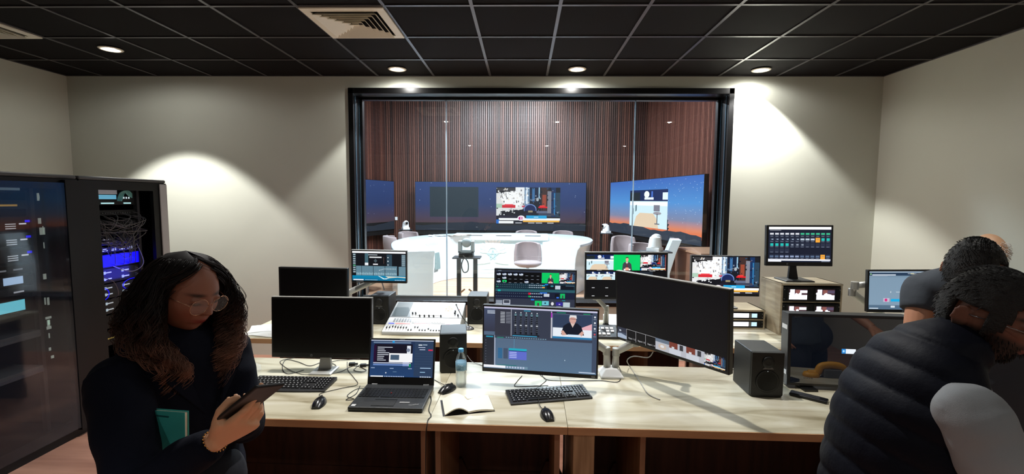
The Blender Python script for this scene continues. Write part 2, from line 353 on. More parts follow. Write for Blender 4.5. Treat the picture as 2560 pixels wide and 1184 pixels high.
for i in range(3):
    p = MB(); x0, x1 = sx[i]+.006, sx[i+1]-.006; z0, z1 = WZ0+.045, WZ1-.085
    for yy in (GY, GY+.012): p.add([(x0, yy, z0), (x1, yy, z0), (x1, yy, z1), (x0, yy, z1)], [(0, 1, 2, 3)])
    p.build('glass_pane', GLASS, win, fix=False)
for x in sx[1:3]:
    MB().bb((x-.006, GY-.001, WZ0+.045), (x+.006, GY+.013, WZ1-.085)).build('glass_joint', mat('clear_silicone', (170, 195, 210), .15, trans=.5), win)

# ceiling vents
def vent(cx, cy, label):
    t = thing('ceiling_vent', label, 'vent', (cx, cy, CH), 0)
    f = MB(); o = .292; i = .235
    for (a, b) in (((-o, -o), (o, -i)), ((-o, i), (o, o)), ((-o, -i), (-i, i)), ((i, -i), (o, i))): f.bb((a[0], a[1], -.014), (b[0], b[1], -.003))
    f.build('frame', CREAM, t, bevel=.002)
    for k in range(6):
        r0 = .228-.038*k; r1 = r0-.033; z0, z1 = -.030, -.018
        m = MB(); th = .0015
        for q in range(4):
            R = Matrix.Rotation(pi/2*q, 4, 'Z')
            m.add([(-r0, -r0, z0), (r0, -r0, z0), (r1, -r1, z1+.02), (-r1, -r1, z1+.02), (-r0, -r0, z0-th), (r0, -r0, z0-th), (r1, -r1, z1+.02-th*2), (-r1, -r1, z1+.02-th*2)], [(0, 1, 2, 3), (7, 6, 5, 4), (0, 4, 5, 1), (1, 5, 6, 2), (3, 2, 6, 7), (0, 3, 7, 4)], 0, R)
        m.build('louvre_ring', CREAM, t, fix=True)
    MB().bb((-.02, -.02, -.016), (.02, .02, -.004)).build('centre_plate', CREAM, t)
vent(-1.26, 3.51, 'square cream ceiling vent with nested louvres near the middle of the ceiling')
vent(-4.26, 3.51, 'square cream ceiling vent in the left corner above the server racks')

# recessed downlights
def downlight(x, y, label, p=14, tilt=(0, 0), group='recessed spotlights', vis=True, size=92, wide=12.5, soft=.25):
    t = thing('ceiling_downlight', label, 'ceiling light', (x, y, CH), 0, group)
    MB().lathe([(.062, -.004), (.066, -.0095), (.086, -.008), (.092, -.0025), (.088, -.0022), (.062, -.0022)], 32).build('trim_ring', CREAM, t, smooth=True)
    MB().lathe([(.0, -.0015), (.061, -.0015), (.061, -.002), (.0, -.002)], 24).build('reflector', mat('lamp_reflector', (120, 118, 112), .4, metal=.5), t)
    MB().lathe([(.0, -.016), (.02, -.0155), (.03, -.010), (.032, -.003), (.0, -.003)], 24).build('lamp', mat('lamp_glow', (255, 250, 236), .5, emit=90), t, smooth=True)
    for nm, sz, pw, bl in (('beam', size, p*2.9, soft), ('spill', 168, wide, .35)):
        l = bpy.data.lights.new(nm, 'SPOT'); l.energy = pw; l.spot_size = rad(sz); l.spot_blend = bl; l.shadow_soft_size = .03; l.color = (1, .982, .945)
        o = bpy.data.objects.new('lamp_'+nm, l); COL.objects.link(o); o.location = (0, 0, -.04); o.parent = t; o.rotation_euler = (tilt[0], tilt[1], 0)
L = [at(277, 122, z=CH), at(993, 172, z=CH), at(1443, 172, z=CH), at(1903, 174, z=CH)]
dl = ['recessed spotlight with cream ring over the server racks', 'recessed spotlight above the left end of the studio window', 'recessed spotlight above the right half of the studio window', 'recessed spotlight right of the studio window']
PW = [84, 48, 48, 74]
for p, s, e, sz in zip(L, dl, PW, (86, 96, 96, 98)): downlight(p.x, p.y, s, e, tilt=(rad(7), 0), size=sz)
for x, pw_, s in ((-1.3, 56, 'recessed spotlight at the top edge left of centre'), (.56, 54, 'recessed spotlight at the top edge near the middle'), (2.42, 13, 'recessed spotlight at the top edge over the right of the desks')):
    downlight(x, 2.62, s, pw_, size=92 if x < 2 else 112, soft=.25 if x < 2 else 1)
for x in (-1.3, .56, 2.42): downlight(x, -.75, 'recessed spotlight behind the photographer', 22)

# ================================================================== the studio beyond the glass
SZ = 5.2
struct('floor', MB().bb((-6.2, 5.32, -.1), (5, 12.6, 0)), W_FLOOR)
def slat_wall(name, a, b, m, z1=SZ, pitch=.055):
    a = Vector(a); b = Vector(b); d = b-a; L_ = d.length; n = int(L_/pitch)
    mb = MB(); mb.bb((0, 0, 0), (L_, .08, z1), 1)
    for i in range(n):
        x = i*pitch
        mb.bb((x+.001, -.026, 0), (x+.037, 0, z1), 0)
    o = tag(mb.build(name, [m, mat('slat_backing', (26, 14, 12), .8)]), kind='structure')
    o.location = (a.x, a.y, 0); o.rotation_euler = (0, 0, math.atan2(d.y, d.x)); return o
slat_wall('wall_rear', (-3.75, 12.3), (3.3, 12.3), W_SLAT)
slat_wall('wall_right', (3.27, 12.3), (3.75, 5.32), W_SLAT2)
slat_wall('wall_left', (-5.5, 5.32), (-3.7, 12.3), W_SLAT)
struct('ceiling', MB().bb((-6.2, 5.32, SZ), (5, 12.6, SZ+.1)), CEILT)
struct('trim_2', MB().bb((WX0-2, 5.32, CH), (WX1+2, 5.34, SZ)), mat('studio_dark_wall', (30, 28, 30), .8))

def night(dim=1.0, sunset=False, seed=1):
    R = random.Random(seed); k = dim
    c = lambda r, g_, b: (r*k, g_*k, b*k)
    if not sunset:
        I = [('r', 0, 0, 1, .45, c(58, 84, 146), c(54, 74, 128)), ('r', 0, .45, 1, .84, c(54, 74, 128), c(92, 72, 82))]
    else:
        I = [('r', 0, 0, 1, .4, c(56, 100, 180), c(76, 140, 205)), ('r', 0, .4, 1, .66, c(76, 140, 205), c(122, 130, 160)), ('r', 0, .66, 1, .8, c(122, 130, 160), c(214, 128, 92)), ('r', 0, .8, 1, .92, c(214, 128, 92), c(232, 104, 48))]
    for i in range(26 if not sunset else 90):
        x = R.random() if not sunset else .25+.75*R.random()**.7; y = R.random()*.7; s = .0016
        I.append(('e', x, y, s, s*3.2, (200, 215, 235)))
    pts = [(i/24, (.86 if not sunset else .80+.07*(i/24))+(.035*sin(i*.5+seed) if not sunset else .02*sin(i*.5+1))+.008*sin(i*2.1)) for i in range(25)]
    I.append(('p', pts+[(1, 1), (0, 1)], c(46, 56, 70))); return I
def led(name, label, c, w, h, rz, items, strength):
    t = thing(name, label, 'video wall', (c[0], c[1], 0), rz)
    f = MB(); f.bb((-w/2-.01, .005, c[2]-h/2-.01), (w/2+.01, .09, c[2]+h/2+.01)); f.bb((-w/2+.02, .02, c[2]-h/2-.12), (w/2-.02, .08, c[2]-h/2-.01)); f.build('cabinet', BLACK, t)
    s = MB(); 
    for x in (-w/2+.3, 0, w/2-.3): s.bb((x-.03, .03, 0), (x+.03, .08, c[2]-h/2-.12)); s.bb((x-.2, -.0, 0), (x+.2, .3, .02))
    s.build('support', BLACK, t)
    picture('screen', w, h, items, t, strength, M=Matrix.Translation((0, .004, c[2])), off=.0006)
    return t
cw, chh = 4.455, 1.258
I = night(.86)+[('r', .085, .1, .37, .72, (46, 60, 70), (40, 54, 64)), ('e', .36, .93, .006, .012, (90, 96, 104))]+sub(pic_robot(), .475, .1, .85, .86)
led('video_wall', 'wide video wall across the rear of the studio showing a dusk sky and a workshop picture', (-.586, 12.0, 1.591), cw, chh, rad(1.2), I, 1.1)
a = Vector((2.29, 12.15, 0)); b = Vector((3.16, 8.15, 0)); d = b-a
I = night(1, True, 2)+sub(pic_studio(), .29, .18, .71, .83)+[('p', [(.71, .86), (.73, .8), (.715, .79), (.73, .74), (.715, .73), (.72, .68), (.71, .66)], (30, 40, 52)), ('r', .74, .93, .78, .95, (90, 100, 112))]
led('video_wall', 'tilted video wall on the right of the studio showing a starry sky with orange sunset', ((a.x+b.x)/2, (a.y+b.y)/2, 1.60), d.length, 1.262, math.atan2(d.y, d.x), I, 1.25)
a = Vector((-4.78, 8.2, 0)); b = Vector((-3.44, 12.2, 0)); d = b-a
led('video_wall', 'video wall at the left edge of the studio window showing a dark blue dusk sky', ((a.x+b.x)/2, (a.y+b.y)/2, 1.60), d.length, 1.262, math.atan2(d.y, d.x), night(.85, False, 5), 1.0)

# curved white presenter desk, swept along an arc
t = thing('presenter_desk', 'large white curved studio desk with star emblem on its middle panel', 'desk', (-.4, 9.6, 0))
path = [(-1.66, 7.05), (-1.98, 7.9), (-2.18, 8.8), (-2.1, 9.7), (-1.7, 10.35), (-1.0, 10.75), (-.3, 10.9), (.45, 10.75), (.98, 10.3), (1.08, 9.7), (.95, 9.1), (.72, 8.6)]
wid = [.60, .60, .62, .64, .66, .66, .66, .66, .74, .78, .78, .76]
P = spline([(x, y, 0) for x, y in path], 6); Wd = [v.x for v in spline([(q, 0, 0) for q in wid], 6)]
rs = []
for i, p in enumerate(P):
    tn = (P[min(i+1, len(P)-1)]-P[max(i-1, 0)]).normalized(); nx = Vector((-tn.y, tn.x, 0)); hw = Wd[i]/2
    ov = max(0, min(1, (i/len(P)-.45)*2.2)); k0 = .95-.20*ov
    pr = [(k0, 0), (k0, .5), (k0+.04*ov, .7), (k0+.13*ov, .84), (1, .9), (1, .945), (.97, .96), (-.97, .96), (-1, .945), (-1, .9), (-.94, .84), (-.9, .5), (-.88, 0)]
    rs.append([Vector((p.x-(-.4), p.y-9.6, 0)) + nx*(q*hw) + Vector((0, 0, z)) for q, z in pr])
MB().rings(rs).build('curved_counter', STW, t, smooth='auto', bevel=.008)
m = MB(); m.bb((-1.13, .66, 0), (.98, .74, .93)); m.build('middle_panel', mat('studio_panel_pale', (214, 240, 246), .3, coat=.3), t, bevel=.01)  # plain pale blue panel colour
MB().bb((-1.13, .6, .86), (.98, .95, 1.0)).build('raised_shelf', STW, t, bevel=.012)
for x in (-.85, -.2, .45): MB().bb((x, .595, .965), (x+.35, .6, .975)).build('shelf_slot', DGREY, t)
EM = mat('emblem_white', (250, 252, 252), .4)
e = MB(); ex, ez = -.27, .52
def petal(cx, cz, rx, rz_, rot_, dep):
    pts = [(cx+rx*cos(q)*cos(rot_)-rz_*sin(q)*sin(rot_), cz+rx*cos(q)*sin(rot_)+rz_*sin(q)*cos(rot_)) for q in [2*pi*i/14 for i in range(14)]]
    e.prism(pts, .66-dep, 'y', M=Matrix.Translation((0, dep, 0)))
for k in range(11):
    a_ = rad(6+16.8*k); petal(ex+.235*cos(a_), ez+.06+.26*sin(a_), .075, .032, a_, .6500-.0004*k)
for k in range(9):
    a_ = rad(10+20*k); petal(ex+.15*cos(a_), ez+.05+.17*sin(a_), .055, .028, a_, .6440-.0004*k)
for s in (-1, 1):
    e.prism([(ex+s*.06, ez-.1), (ex+s*.2, ez-.08), (ex+s*.33, ez-.14), (ex+s*.36, ez-.2), (ex+s*.2, ez-.19), (ex+s*.05, ez-.16)], .02, 'y', M=Matrix.Translation((0, .640, 0)))
e.bb((ex-.26, .652, ez-.32), (ex+.26, .66, ez-.27)); e.bb((ex-.3, .652, ez-.4), (ex+.3, .66, ez-.36))
e.build('emblem', EM, t)
st = []
for k in range(5): a_ = pi/2+k*4*pi/5; st.append(Vector((ex+.13*cos(a_), .645, ez+.0+.13*sin(a_))))
sm = MB()
for k in range(5): sm.cyl(st[k], st[(k+1) % 5], .006, 6)
sm.build('emblem_star', mat('emblem_line', (190, 214, 216), .5), t)
# monitor let into the left arm
R_ = Matrix.Rotation(rad(73), 3, 'Z')
MB().box((-1.80+.4, 9.78-9.6, .45), (.56, .05, .44), R=R_).build('inset_monitor_frame', GREYM, t)
MB().box((-1.785+.4, 9.775-9.6, .46), (.49, .04, .36), R=R_).build('inset_monitor', mat('inset_screen', (120, 140, 140), .2), t)

FAB = mat('blush_chair_fabric', (138, 122, 121), .8, sheen=.3)
def chair(name, label, loc, rz, sz=.5, wd=.62, legs='pedestal', backh=.36):
    t = thing(name, label, 'chair', (loc[0], loc[1], 0), rz, 'pink studio chairs')
    MB().lathe([(.001, sz-.11), (.2, sz-.11), (.28, sz-.07), (.30, sz-.03), (.27, sz), (.001, sz+.008)], 28, sx=wd/.6).build('seat', FAB, t, smooth=True)
    rs = []
    for z, r, lean in ((sz-.06, .29, 0), (sz+.04, .30, .01), (sz+backh*.6, .295, .035), (sz+backh, .27, .06), (sz+backh+.02, .262, .06)):
        ring = []
        for k in range(19): a = rad(-10+200*k/18); ring.append(Vector((cos(a)*r*wd/.6, sin(a)*r*.85+lean+.03, z - (.025*abs(cos(a))**3 if z > sz+.1 else 0))))
        for k in range(18, -1, -1): a = rad(-10+200*k/18); ring.append(Vector((cos(a)*(r-.06)*wd/.6, sin(a)*(r-.07)*.85+lean+.02, z - (.025*abs(cos(a))**3 if z > sz+.1 else 0))))
        rs.append(ring)
    MB().rings(rs).build('backrest', FAB, t, smooth='auto', bevel=.015)
    if legs == 'pedestal':
        MB().lathe([(.24, 0), (.24, .01), (.03, .03), (.028, sz-.11)], 24).build('pedestal', GREYM, t, smooth=True)
    else:
        for sx_ in (-1, 1):
            for sy in (-1, 1): MB().cyl((sx_*.22, sy*.2, 0), (sx_*.14, sy*.14, sz-.1), .012, 8).build('leg', GREYM, t)
    return t
chair('studio_chair', 'pink upholstered swivel chair standing in front of the star emblem panel', (at(1320, 600, y=9.3).x, 9.3), pi*0, .52, .58)
chair('studio_chair', 'pink chair left of the white desk behind the audio screen', (-2.98, 8.7), rad(150), .46, .62, 'legs')
chair('studio_chair', 'pink chair partly behind the left arm of the white desk', (-2.72, 9.9), rad(110), .6, .6)
chair('studio_chair', 'pink chair whose back shows above the left arm of the white desk', (-2.62, 10.75), rad(60), .62, .6)
chair('studio_chair', 'pink chair just behind the middle of the white desk', (at(1316, 578, y=11.5).x, 11.5), 0, .62, .6)
chair('studio_chair', 'pink chair behind the right shoulder of the white desk', (at(1408, 580, y=11.4).x, 11.4), 0, .62, .56)
chair('studio_chair', 'pink chair under the tilted video wall, the left one of the pair', (at(1560, 610, y=9.9).x, 9.9), rad(0), .62, .56)
chair('studio_chair', 'pink chair under the tilted video wall, half hidden behind the camera stand', (at(1612, 610, y=9.0).x, 9.0), rad(20), .55, .6)

# robotic cameras on two-post stands
def camstand(label, loc, hz, wd=.4, rz=0, feet=True):
    t = thing('camera_stand', label, 'stand', (loc[0], loc[1], 0), rz, 'black camera stands')
    m = MB(); m.box((0, 0, hz-.01), (wd, .26, .02)); m.build('shelf', mat('stand_shelf', (50, 52, 56), .35), t, bevel=.003)
    for s in (-1, 1):
        MB().bb((s*.12-.03, -.03, .03), (s*.12+.03, .03, hz-.02)).build('post', BLACK, t)
        MB().cyl((s*.12-.03*s, -.035, hz-.52), (s*.12-.09*s, -.05, hz-.47), .012, 8).build('clamp_lever', mat('brass_lever', (150, 120, 90), .4, metal=.5), t)
    MB().bb((-.28, -.22, 0), (.28, .22, .03)).build('base', BLACK, t)
    return t
def ptz(label, loc, s=1, rz=0, body=WHITEP, style=0):
    t = thing('robotic_camera', label, 'camera', loc, rz, 'robotic studio cameras')
    MB().box((0, 0, .022*s), (.15*s, .15*s, .044*s)).build('base', BLACK if style == 0 else body, t, bevel=.004)
    m = MB()
    if style == 0:
        for q in (-1, 1): m.rings([[Vector((q*x*s, y*s, z*s)) for x, y in ((.05, -.05), (.085, -.05), (.085, .05), (.05, .05))] for z in (.046, .09, .15, .17)])
        m.bb((-.085*s, -.05*s, .044*s), (.085*s, .05*s, .065*s))
    else: m.rings([[Vector((r*cos(a)*s, r*sin(a)*s, z*s)) for a in [2*pi*k/16 for k in range(16)]] for z, r in ((.044, .08), (.07, .075), (.12, .07), (.16, .06), (.175, .04))])
    m.build('yoke', body, t, smooth='auto', bevel=.006)
    R = Matrix.Rotation(rad(90), 3, 'X')
    MB().lathe([(.001, -.06*s), (.045*s, -.055*s), (.052*s, 0), (.045*s, .055*s), (.03*s, .062*s), (.001, .062*s)], 20, (0, -.01*s if style == 0 else -.03*s, .15*s), R=R).build('head', body, t, smooth=True)
    h = MB().lathe([(.001, 0), (.03*s, 0), (.03*s, .012*s), (.001, .008*s)], 18, (0, -.06*s if style == 0 else -.09*s, .15*s), R=R).build('lens', BLACKG, t, smooth=True)
    return t
p = at(1168, 641, y=6.6); camstand('black two-post camera stand just behind the window glass', (p.x, p.y), p.z)
ptz('grey-white robotic camera on the stand nearest the glass, facing the desk', (p.x-.01, p.y, p.z), 1.35, pi, mat('ptz_grey', (168, 176, 176), .4))
cable('hanging_cable', 'black cable loop hanging under the robotic camera nearest the glass', [(p.x-.03, p.y-.15, p.z), (p.x-.06, p.y-.17, p.z-.1), (p.x-.03, p.y-.17, p.z-.2), (p.x+.03, p.y-.17, p.z-.18), (p.x+.03, p.y-.17, p.z-.06), (p.x-.04, p.y-.15, p.z+.03)], .008)
p = at(1637, 627, y=7.0); camstand('black camera stand below the tilted video wall', (p.x, p.y), p.z, .46)
ptz('white robotic camera below the tilted video wall, turned to the left', (p.x, p.y, p.z), 1.3, pi*.8, WHITEP, 1)
p = at(1515, 582, y=11.3); camstand('slim black camera stand at the right of the slatted wall', (p.x, p.y), p.z, .3)
ptz('small white robotic camera between the two video walls on the right', (p.x, p.y, p.z), 1.15, rad(-60), WHITEP, 1)
p = at(1014, 573, y=11.75); camstand('slim black camera stand in front of the slats on the left', (p.x, p.y), p.z, .3)
ptz('small white robotic camera in front of the slats on the left', (p.x, p.y, p.z), 1.15, rad(30), WHITEP, 1)
tag(MB().bb((at(986, 548, y=12.2).x, 12.26, at(986, 550, y=12.2).z), (at(992, 548, y=12.2).x, 12.274, at(986, 542, y=12.2).z)).build('wall_switch', WHITEP), 'small white wall switch on the slats beside the left video wall', 'switch')
# papers lying on the left arm, white lectern, wooden cabinet
tp = MB()
for k in range(7): tp.box((-1.95+.13*k*.9, 9.9+.05*k, .968+.02*random.random()), (.2, .16, .004), rz=k*.5, R=Euler((.2*random.random(), .15, k*.5)).to_matrix())
tag(tp.build('paper_sheets', mat('white_paper', (238, 238, 234), .7)), 'loose crumpled white papers on the rear left of the white desk', 'papers', kind='stuff')
t = thing('lectern', 'narrow white leaning lectern below the tilted video wall', 'lectern', (2.44, 7.85, 0), rad(-12))
m = MB(); m.rings([[Vector((x+dx, y, z)) for x, y in ((-.075, -.2), (.075, -.2), (.075, .2), (-.075, .2))] for z, dx in ((0, .02), (.03, .0), (.55, -.01), (.9, .08), (1.12, .16))]); m.build('side_panel', STW, t, bevel=.006)
MB().bb((-.2, -.22, 0), (.2, .22, .02)).build('foot_plate', DGREY, t)
t = thing('low_cabinet', 'low brown wooden cabinet in the right corner of the studio', 'cabinet', (3.1, 7.6, 0), rad(4))
MB().bb((-.38, -.5, .03), (.38, .5, .93)).build('carcass', mat('cabinet_wood', (120, 84, 66), .4, var=.2), t); MB().bb((-.4, -.52, .93), (.4, .52, .96)).build('top', mat('cabinet_top', (150, 116, 92), .35), t)
MB().bb((-.36, -.48, 0), (.36, .48, .03)).build('plinth', BLACK, t)
# studio lights (real fixtures hang under the studio ceiling)
def area(n, loc, size, e, rot=(0, 0, 0), col=(1, 1, 1), sy=None):
    l = bpy.data.lights.new(n, 'AREA'); l.energy = e; l.size = size; l.color = col
    if sy: l.shape = 'RECTANGLE'; l.size_y = sy
    o = bpy.data.objects.new(n, l); COL.objects.link(o); o.location = loc; o.rotation_euler = rot; return o
for i, (x, y, e) in enumerate(((-1.6, 7.6, 330), (.4, 7.8, 330), (-1.15, 10.15, 150), (.25, 10.2, 190), (1.8, 8.6, 80), (-3.2, 8.2, 80))):
    t = thing('studio_softbox', 'square studio light panel hanging over the white desk', 'studio light', (x, y, 4.6), 0, 'studio light panels')
    MB().bb((-.32, -.32, 0), (.32, .32, .08)).build('housing', BLACK, t); MB().bb((-.29, -.29, -.006), (.29, .29, -.001)).build('diffuser', mat('softbox_glow', (240, 248, 255), .5, emit=4), t)
    MB().cyl((0, 0, .08), (0, 0, .6), .015, 8).build('hanger', BLACK, t)
    o = area('panel_light', (0, 0, -.02), .58, e, col=(.76, .89, 1)); o.parent = t
for x, e in ((-1.9, 28), (-.5, 70), (.6, 90), (2.3, 24)):
    l = bpy.data.lights.new('wall_wash', 'SPOT'); l.energy = e*1.6; l.spot_size = rad(75); l.spot_blend = 1; l.shadow_soft_size = .15; l.color = (1, .88, .80)
    o = bpy.data.objects.new('wall_wash_light', l); COL.objects.link(o); o.location = (x, 10.4, 4.9); o.rotation_euler = (rad(52), 0, 0)
# ================================================================== desks
DZ = .74; DR = rad(-1.15)
def desk_section(label, x0, x1, y0, depth, base, legs, rear=False, rz=DR, ox=0):
    """y0 = front edge at world x = 0"""
    yy = lambda x: y0+math.tan(rz)*x
    t = thing('desk', label, 'desk', (x0, yy(x0), 0), rz, 'desk row by the window' if rear else 'front desk row')
    w_ = (x1-x0)/cos(rz)-.0015
    MB().bb((0, .004, DZ-.034), (w_, depth, DZ)).build('worktop', W_DESK, t, bevel=.0015)
    MB().bb((0, -.002, DZ-.036), (w_, .0035, DZ-.0005)).build('front_edge', W_EDGE, t, bevel=.0015, seg=3)
    MB().bb((.03, depth-.14, .12), (w_-.03, depth-.12, DZ-.036)).build('modesty_panel', W_DARK, t)
    for lx in legs:
        MB().bb((lx-.0125, .09, 0), (lx+.0125, depth-.05, DZ-.036)).build('side_panel', W_LEG, t)
        MB().prism([(lx-.09, .02), (lx+.09, .02), (lx+.09, .06), (lx+.03, .2), (lx-.03, .2), (lx-.09, .06)], .02, 'y', M=Matrix.Translation((0, depth-.165, 0))).build('gusset', W_DARK, t)
    MB().bb((.03, depth-.15, .0), (w_-.03, depth-.11, .12)).build('kick_board', W_DARK, t)
    return t
FY = 2.005; FD = .80
desk_section('front wooden desk section on the left, carrying the laptop', -1.90, -.43, FY, FD, 0, (.06, 1.43))
desk_section('short front wooden desk section in the middle, carrying the notebook and keyboard', -.43, .212, FY, FD, 0, (.03, .60))
desk_section('front wooden desk section on the right, under the turned monitor', .212, 2.0, FY, FD, 0, (.36, 1.72))
desk_section('front wooden desk section at the far right behind the men', 2.0, 3.2, FY, FD, 0, (.06, 1.1))
t = thing('wooden_post', 'light oak upright board standing under the front desk beside the middle seam', 'board', (.29, 1.992, 0), DR)
MB().bb((-.05, -.005+.03, 0), (.045, .55, DZ-.037)).build('board', W_OAK, t)
RY = 3.195; RD = .70
desk_section('window-side wooden desk section at the left end, with papers', -2.12, -.25, RY, RD, 0, (.34, 1.8), True)
desk_section('window-side wooden desk section in the middle, with the switcher panel', -.25, 1.32, RY, RD, 0, (.05, 1.15), True)
desk_section('window-side wooden desk section at the right, with the monitor boxes', 1.32, 3.2, RY, RD, 0, (.06, 1.8), True)

# ================================================================== monitors
def mrot(yaw, pitch, roll): return (Matrix.Rotation(rad(yaw), 4, 'Z') @ Matrix.Rotation(rad(pitch), 4, 'X') @ Matrix.Rotation(rad(roll), 4, 'Y'))
def monitor(label, c, rot, w, h, items=None, strength=1.0, base=DZ, bez=.012, chin=.02, th=.035, stand=None, logo=None, light_edge=False, group=None, name='computer_monitor', deep=None, body=BLACK, side=None):
    c = Vector(c); R = mrot(*rot)
    t = thing(name, label, 'monitor', (c.x, c.y, base), 0, group)
    Mt = Matrix.Translation((0, 0, c.z-base)) @ R
    def put(o): o.matrix_local = Mt; return o
    put(MB().bb((-w/2, 0, -h/2), (w/2, th, h/2)).build('housing', body, t, bevel=.003))
    if not deep: put(MB().rings([[Vector((x*a, th+b, z*a)) for x, z in ((-w*.42, -h*.36), (w*.42, -h*.36), (w*.42, h*.36), (-w*.42, h*.36))] for a, b in ((1, 0), (.8, .02), (.5, .028))]).build('rear_bulge', BLACK, t))
    if side or light_edge: put(MB().bb((-w/2, .003, h/2-.0005), (w/2, th-.004, h/2+.0025)).build('top_edge', SILV if light_edge else GREYM, t))
    sw, sh = w-2*bez, h-bez-chin; zc = (chin-bez)/2
    if items is None:
        m = MB().add([(-sw/2, -.0012, zc-sh/2), (sw/2, -.0012, zc-sh/2), (sw/2, -.0012, zc+sh/2), (-sw/2, -.0012, zc+sh/2)], [(0, 1, 2, 3)]); put(m.build('screen', PANELB, t, fix=False))
    else: put(picture('screen', sw, sh, items, t, strength, cen=(0, zc)))
    if logo:
        lx, kind, sz = logo
        if kind == 'hp':
            put(MB().lathe([(.001, -.0012), (sz, -.0012), (sz, 0), (.001, 0)], 20, (lx, 0, -h/2+chin*.5), R=Matrix.Rotation(-pi/2, 3, 'X')).build('maker_badge', GREYM, t))
            put(text_part('badge_letters', 'hp', sz*1.7, Matrix.Translation((lx, -.0018, -h/2+chin*.5-sz*.45)), BLACK, t))
        else:
            put(MB().bb((lx-sz, -.0012, -h/2+chin*.3), (lx+sz, 0, -h/2+chin*.7)).build('maker_badge', GREYM, t))
    put(MB().bb((w*.08, -.0012, -h/2+chin*.35), (w*.08+.02, 0, -h/2+chin*.5)).build('button_row', DGREY, t))
    if stand:
        bx, by, bw, bd, style, sm = stand
        zt = c.z-base
        if style == 'plate':
            MB().box((bx, by, .006), (bw, bd, .012)).build('stand_base', sm, t, bevel=.004)
        elif style == 'wedge':
            MB().rings([[Vector((x*a+bx, by+y*b_, z)) for x, y in ((-bw/2, -bd/2), (bw/2, -bd/2), (bw/2, bd/2), (-bw/2, bd/2))] for a, b_, z in ((1, 1, 0), (1, 1, .008), (.86, .9, .012))]).build('stand_base', sm, t, bevel=.003)
        MB().rings([[Vector((bx+x*a, by+.02+y+dy, z)) for x, y in ((-.03, -.012), (.03, -.012), (.03, .012), (-.03, .012))] for a, dy, z in ((1.3, 0, .01), (.9, .01, zt*.35), (.9, .02, zt))]).build('stand_neck', sm, t, bevel=.003)
    return t
# 1 black monitor at the rear left
monitor('black switched-off monitor on the window-side desk, the rear one of the left pair', (-1.657, 3.55, 1.056), (0, 0, .7), .551, .324, stand=(0, .06, .22, .18, 'plate', BLACK))
# 2 large black monitor front left
monitor('large switched-off black monitor on the front desk behind the left keyboard', (-1.171, 2.60, 1.009), (1.2, -2.4, .3), .586, .354, stand=(0, .02, .13, .13, 'wedge', SILV), logo=(-.06, 'hp', .008), light_edge=True, bez=.008, chin=.028)
# 3 audio screen
I = [('r', 0, 0, 1, 1, (14, 16, 22)), ('r', 0, 0, 1, .06, (252, 252, 255)), ('r', .01, .07, .065, .75, (52, 66, 76)), ('r', .235, .07, .3, .48, (70, 104, 116)), ('r', .235, .39, .3, .48, (235, 240, 245)), ('r', .3, .11, .47, .13, (210, 220, 228)), ('r', .32, .18, .55, .22, (235, 238, 240)),
     ('p', [(.4, .32), (.435, .25), (.47, .32), (.435, .39)], (70, 84, 92)), ('r', .39, .42, .48, .46, (235, 235, 240)), ('r', .59, .19, .595, .42, (120, 90, 80)), ('r', .645, .1, .745, .5, (48, 70, 84)), ('r', .66, .19, .68, .22, (220, 230, 235)), ('r', .66, .31, .68, .35, (220, 230, 235)), ('r', .66, .44, .68, .47, (220, 230, 235)),
     ('r', .92, .1, 1, .5, (70, 92, 106))]
for i in range(12): I += [('r', .93, .11+.033*i, .99, .12+.033*i, (190, 214, 222))]
for i in range(9): I.append(('r', .015, .1+.074*i, .06, .13+.074*i, (180, 200, 206) if i != 5 else (90, 190, 130)))
I += [('r', .07, .5, .84, .83, (104, 138, 154)), ('r', .87, .51, 1, .83, (104, 138, 154))]
for i in range(40): x = .075+i*.0195; I.append(('r', x, .51, x+.003, .82, (66, 94, 110))); I.append(('r', x+.006, .72+(i % 3)*.01, x+.012, .8, (190, 228, 240)))
for i in range(11): I.append(('r', .5+i*.03, .635-(.05*min(i, 3)/3 if 1 else 0), .52+i*.03, .65-(.05*min(i, 3)/3), (225, 235, 240)))
for x in (.17, .39, .61, .84): I.append(('r', x, .5, x+.008, .83, (20, 34, 48)))
I += [('r', 0, .83, 1, 1, (0, 134, 178), (10, 108, 150)), ('p', [(.48, .83), (.5, .83), (.6, .92), (.7, .9), (.64, .95), (.58, .95)], (200, 232, 240)), ('p', [(.62, .84), (1, .86), (1, .9), (.85, .88), (.68, .91)], (216, 216, 200)), ('r', .02, .955, .21, .995, (240, 244, 250))]+dashes(.24, .48, .965, .02, 9, (190, 220, 235))+dashes(.8, .99, .965, .02, 6, (200, 225, 240))
monitor('small screen with audio mixing software held on a silver arm, left of the window', (-1.192, 3.75, 1.201), (.6, .2, .6), .462, .273, I, 1.0, bez=.009, chin=.02, logo=(-.16, 'bar', .03), light_edge=True)
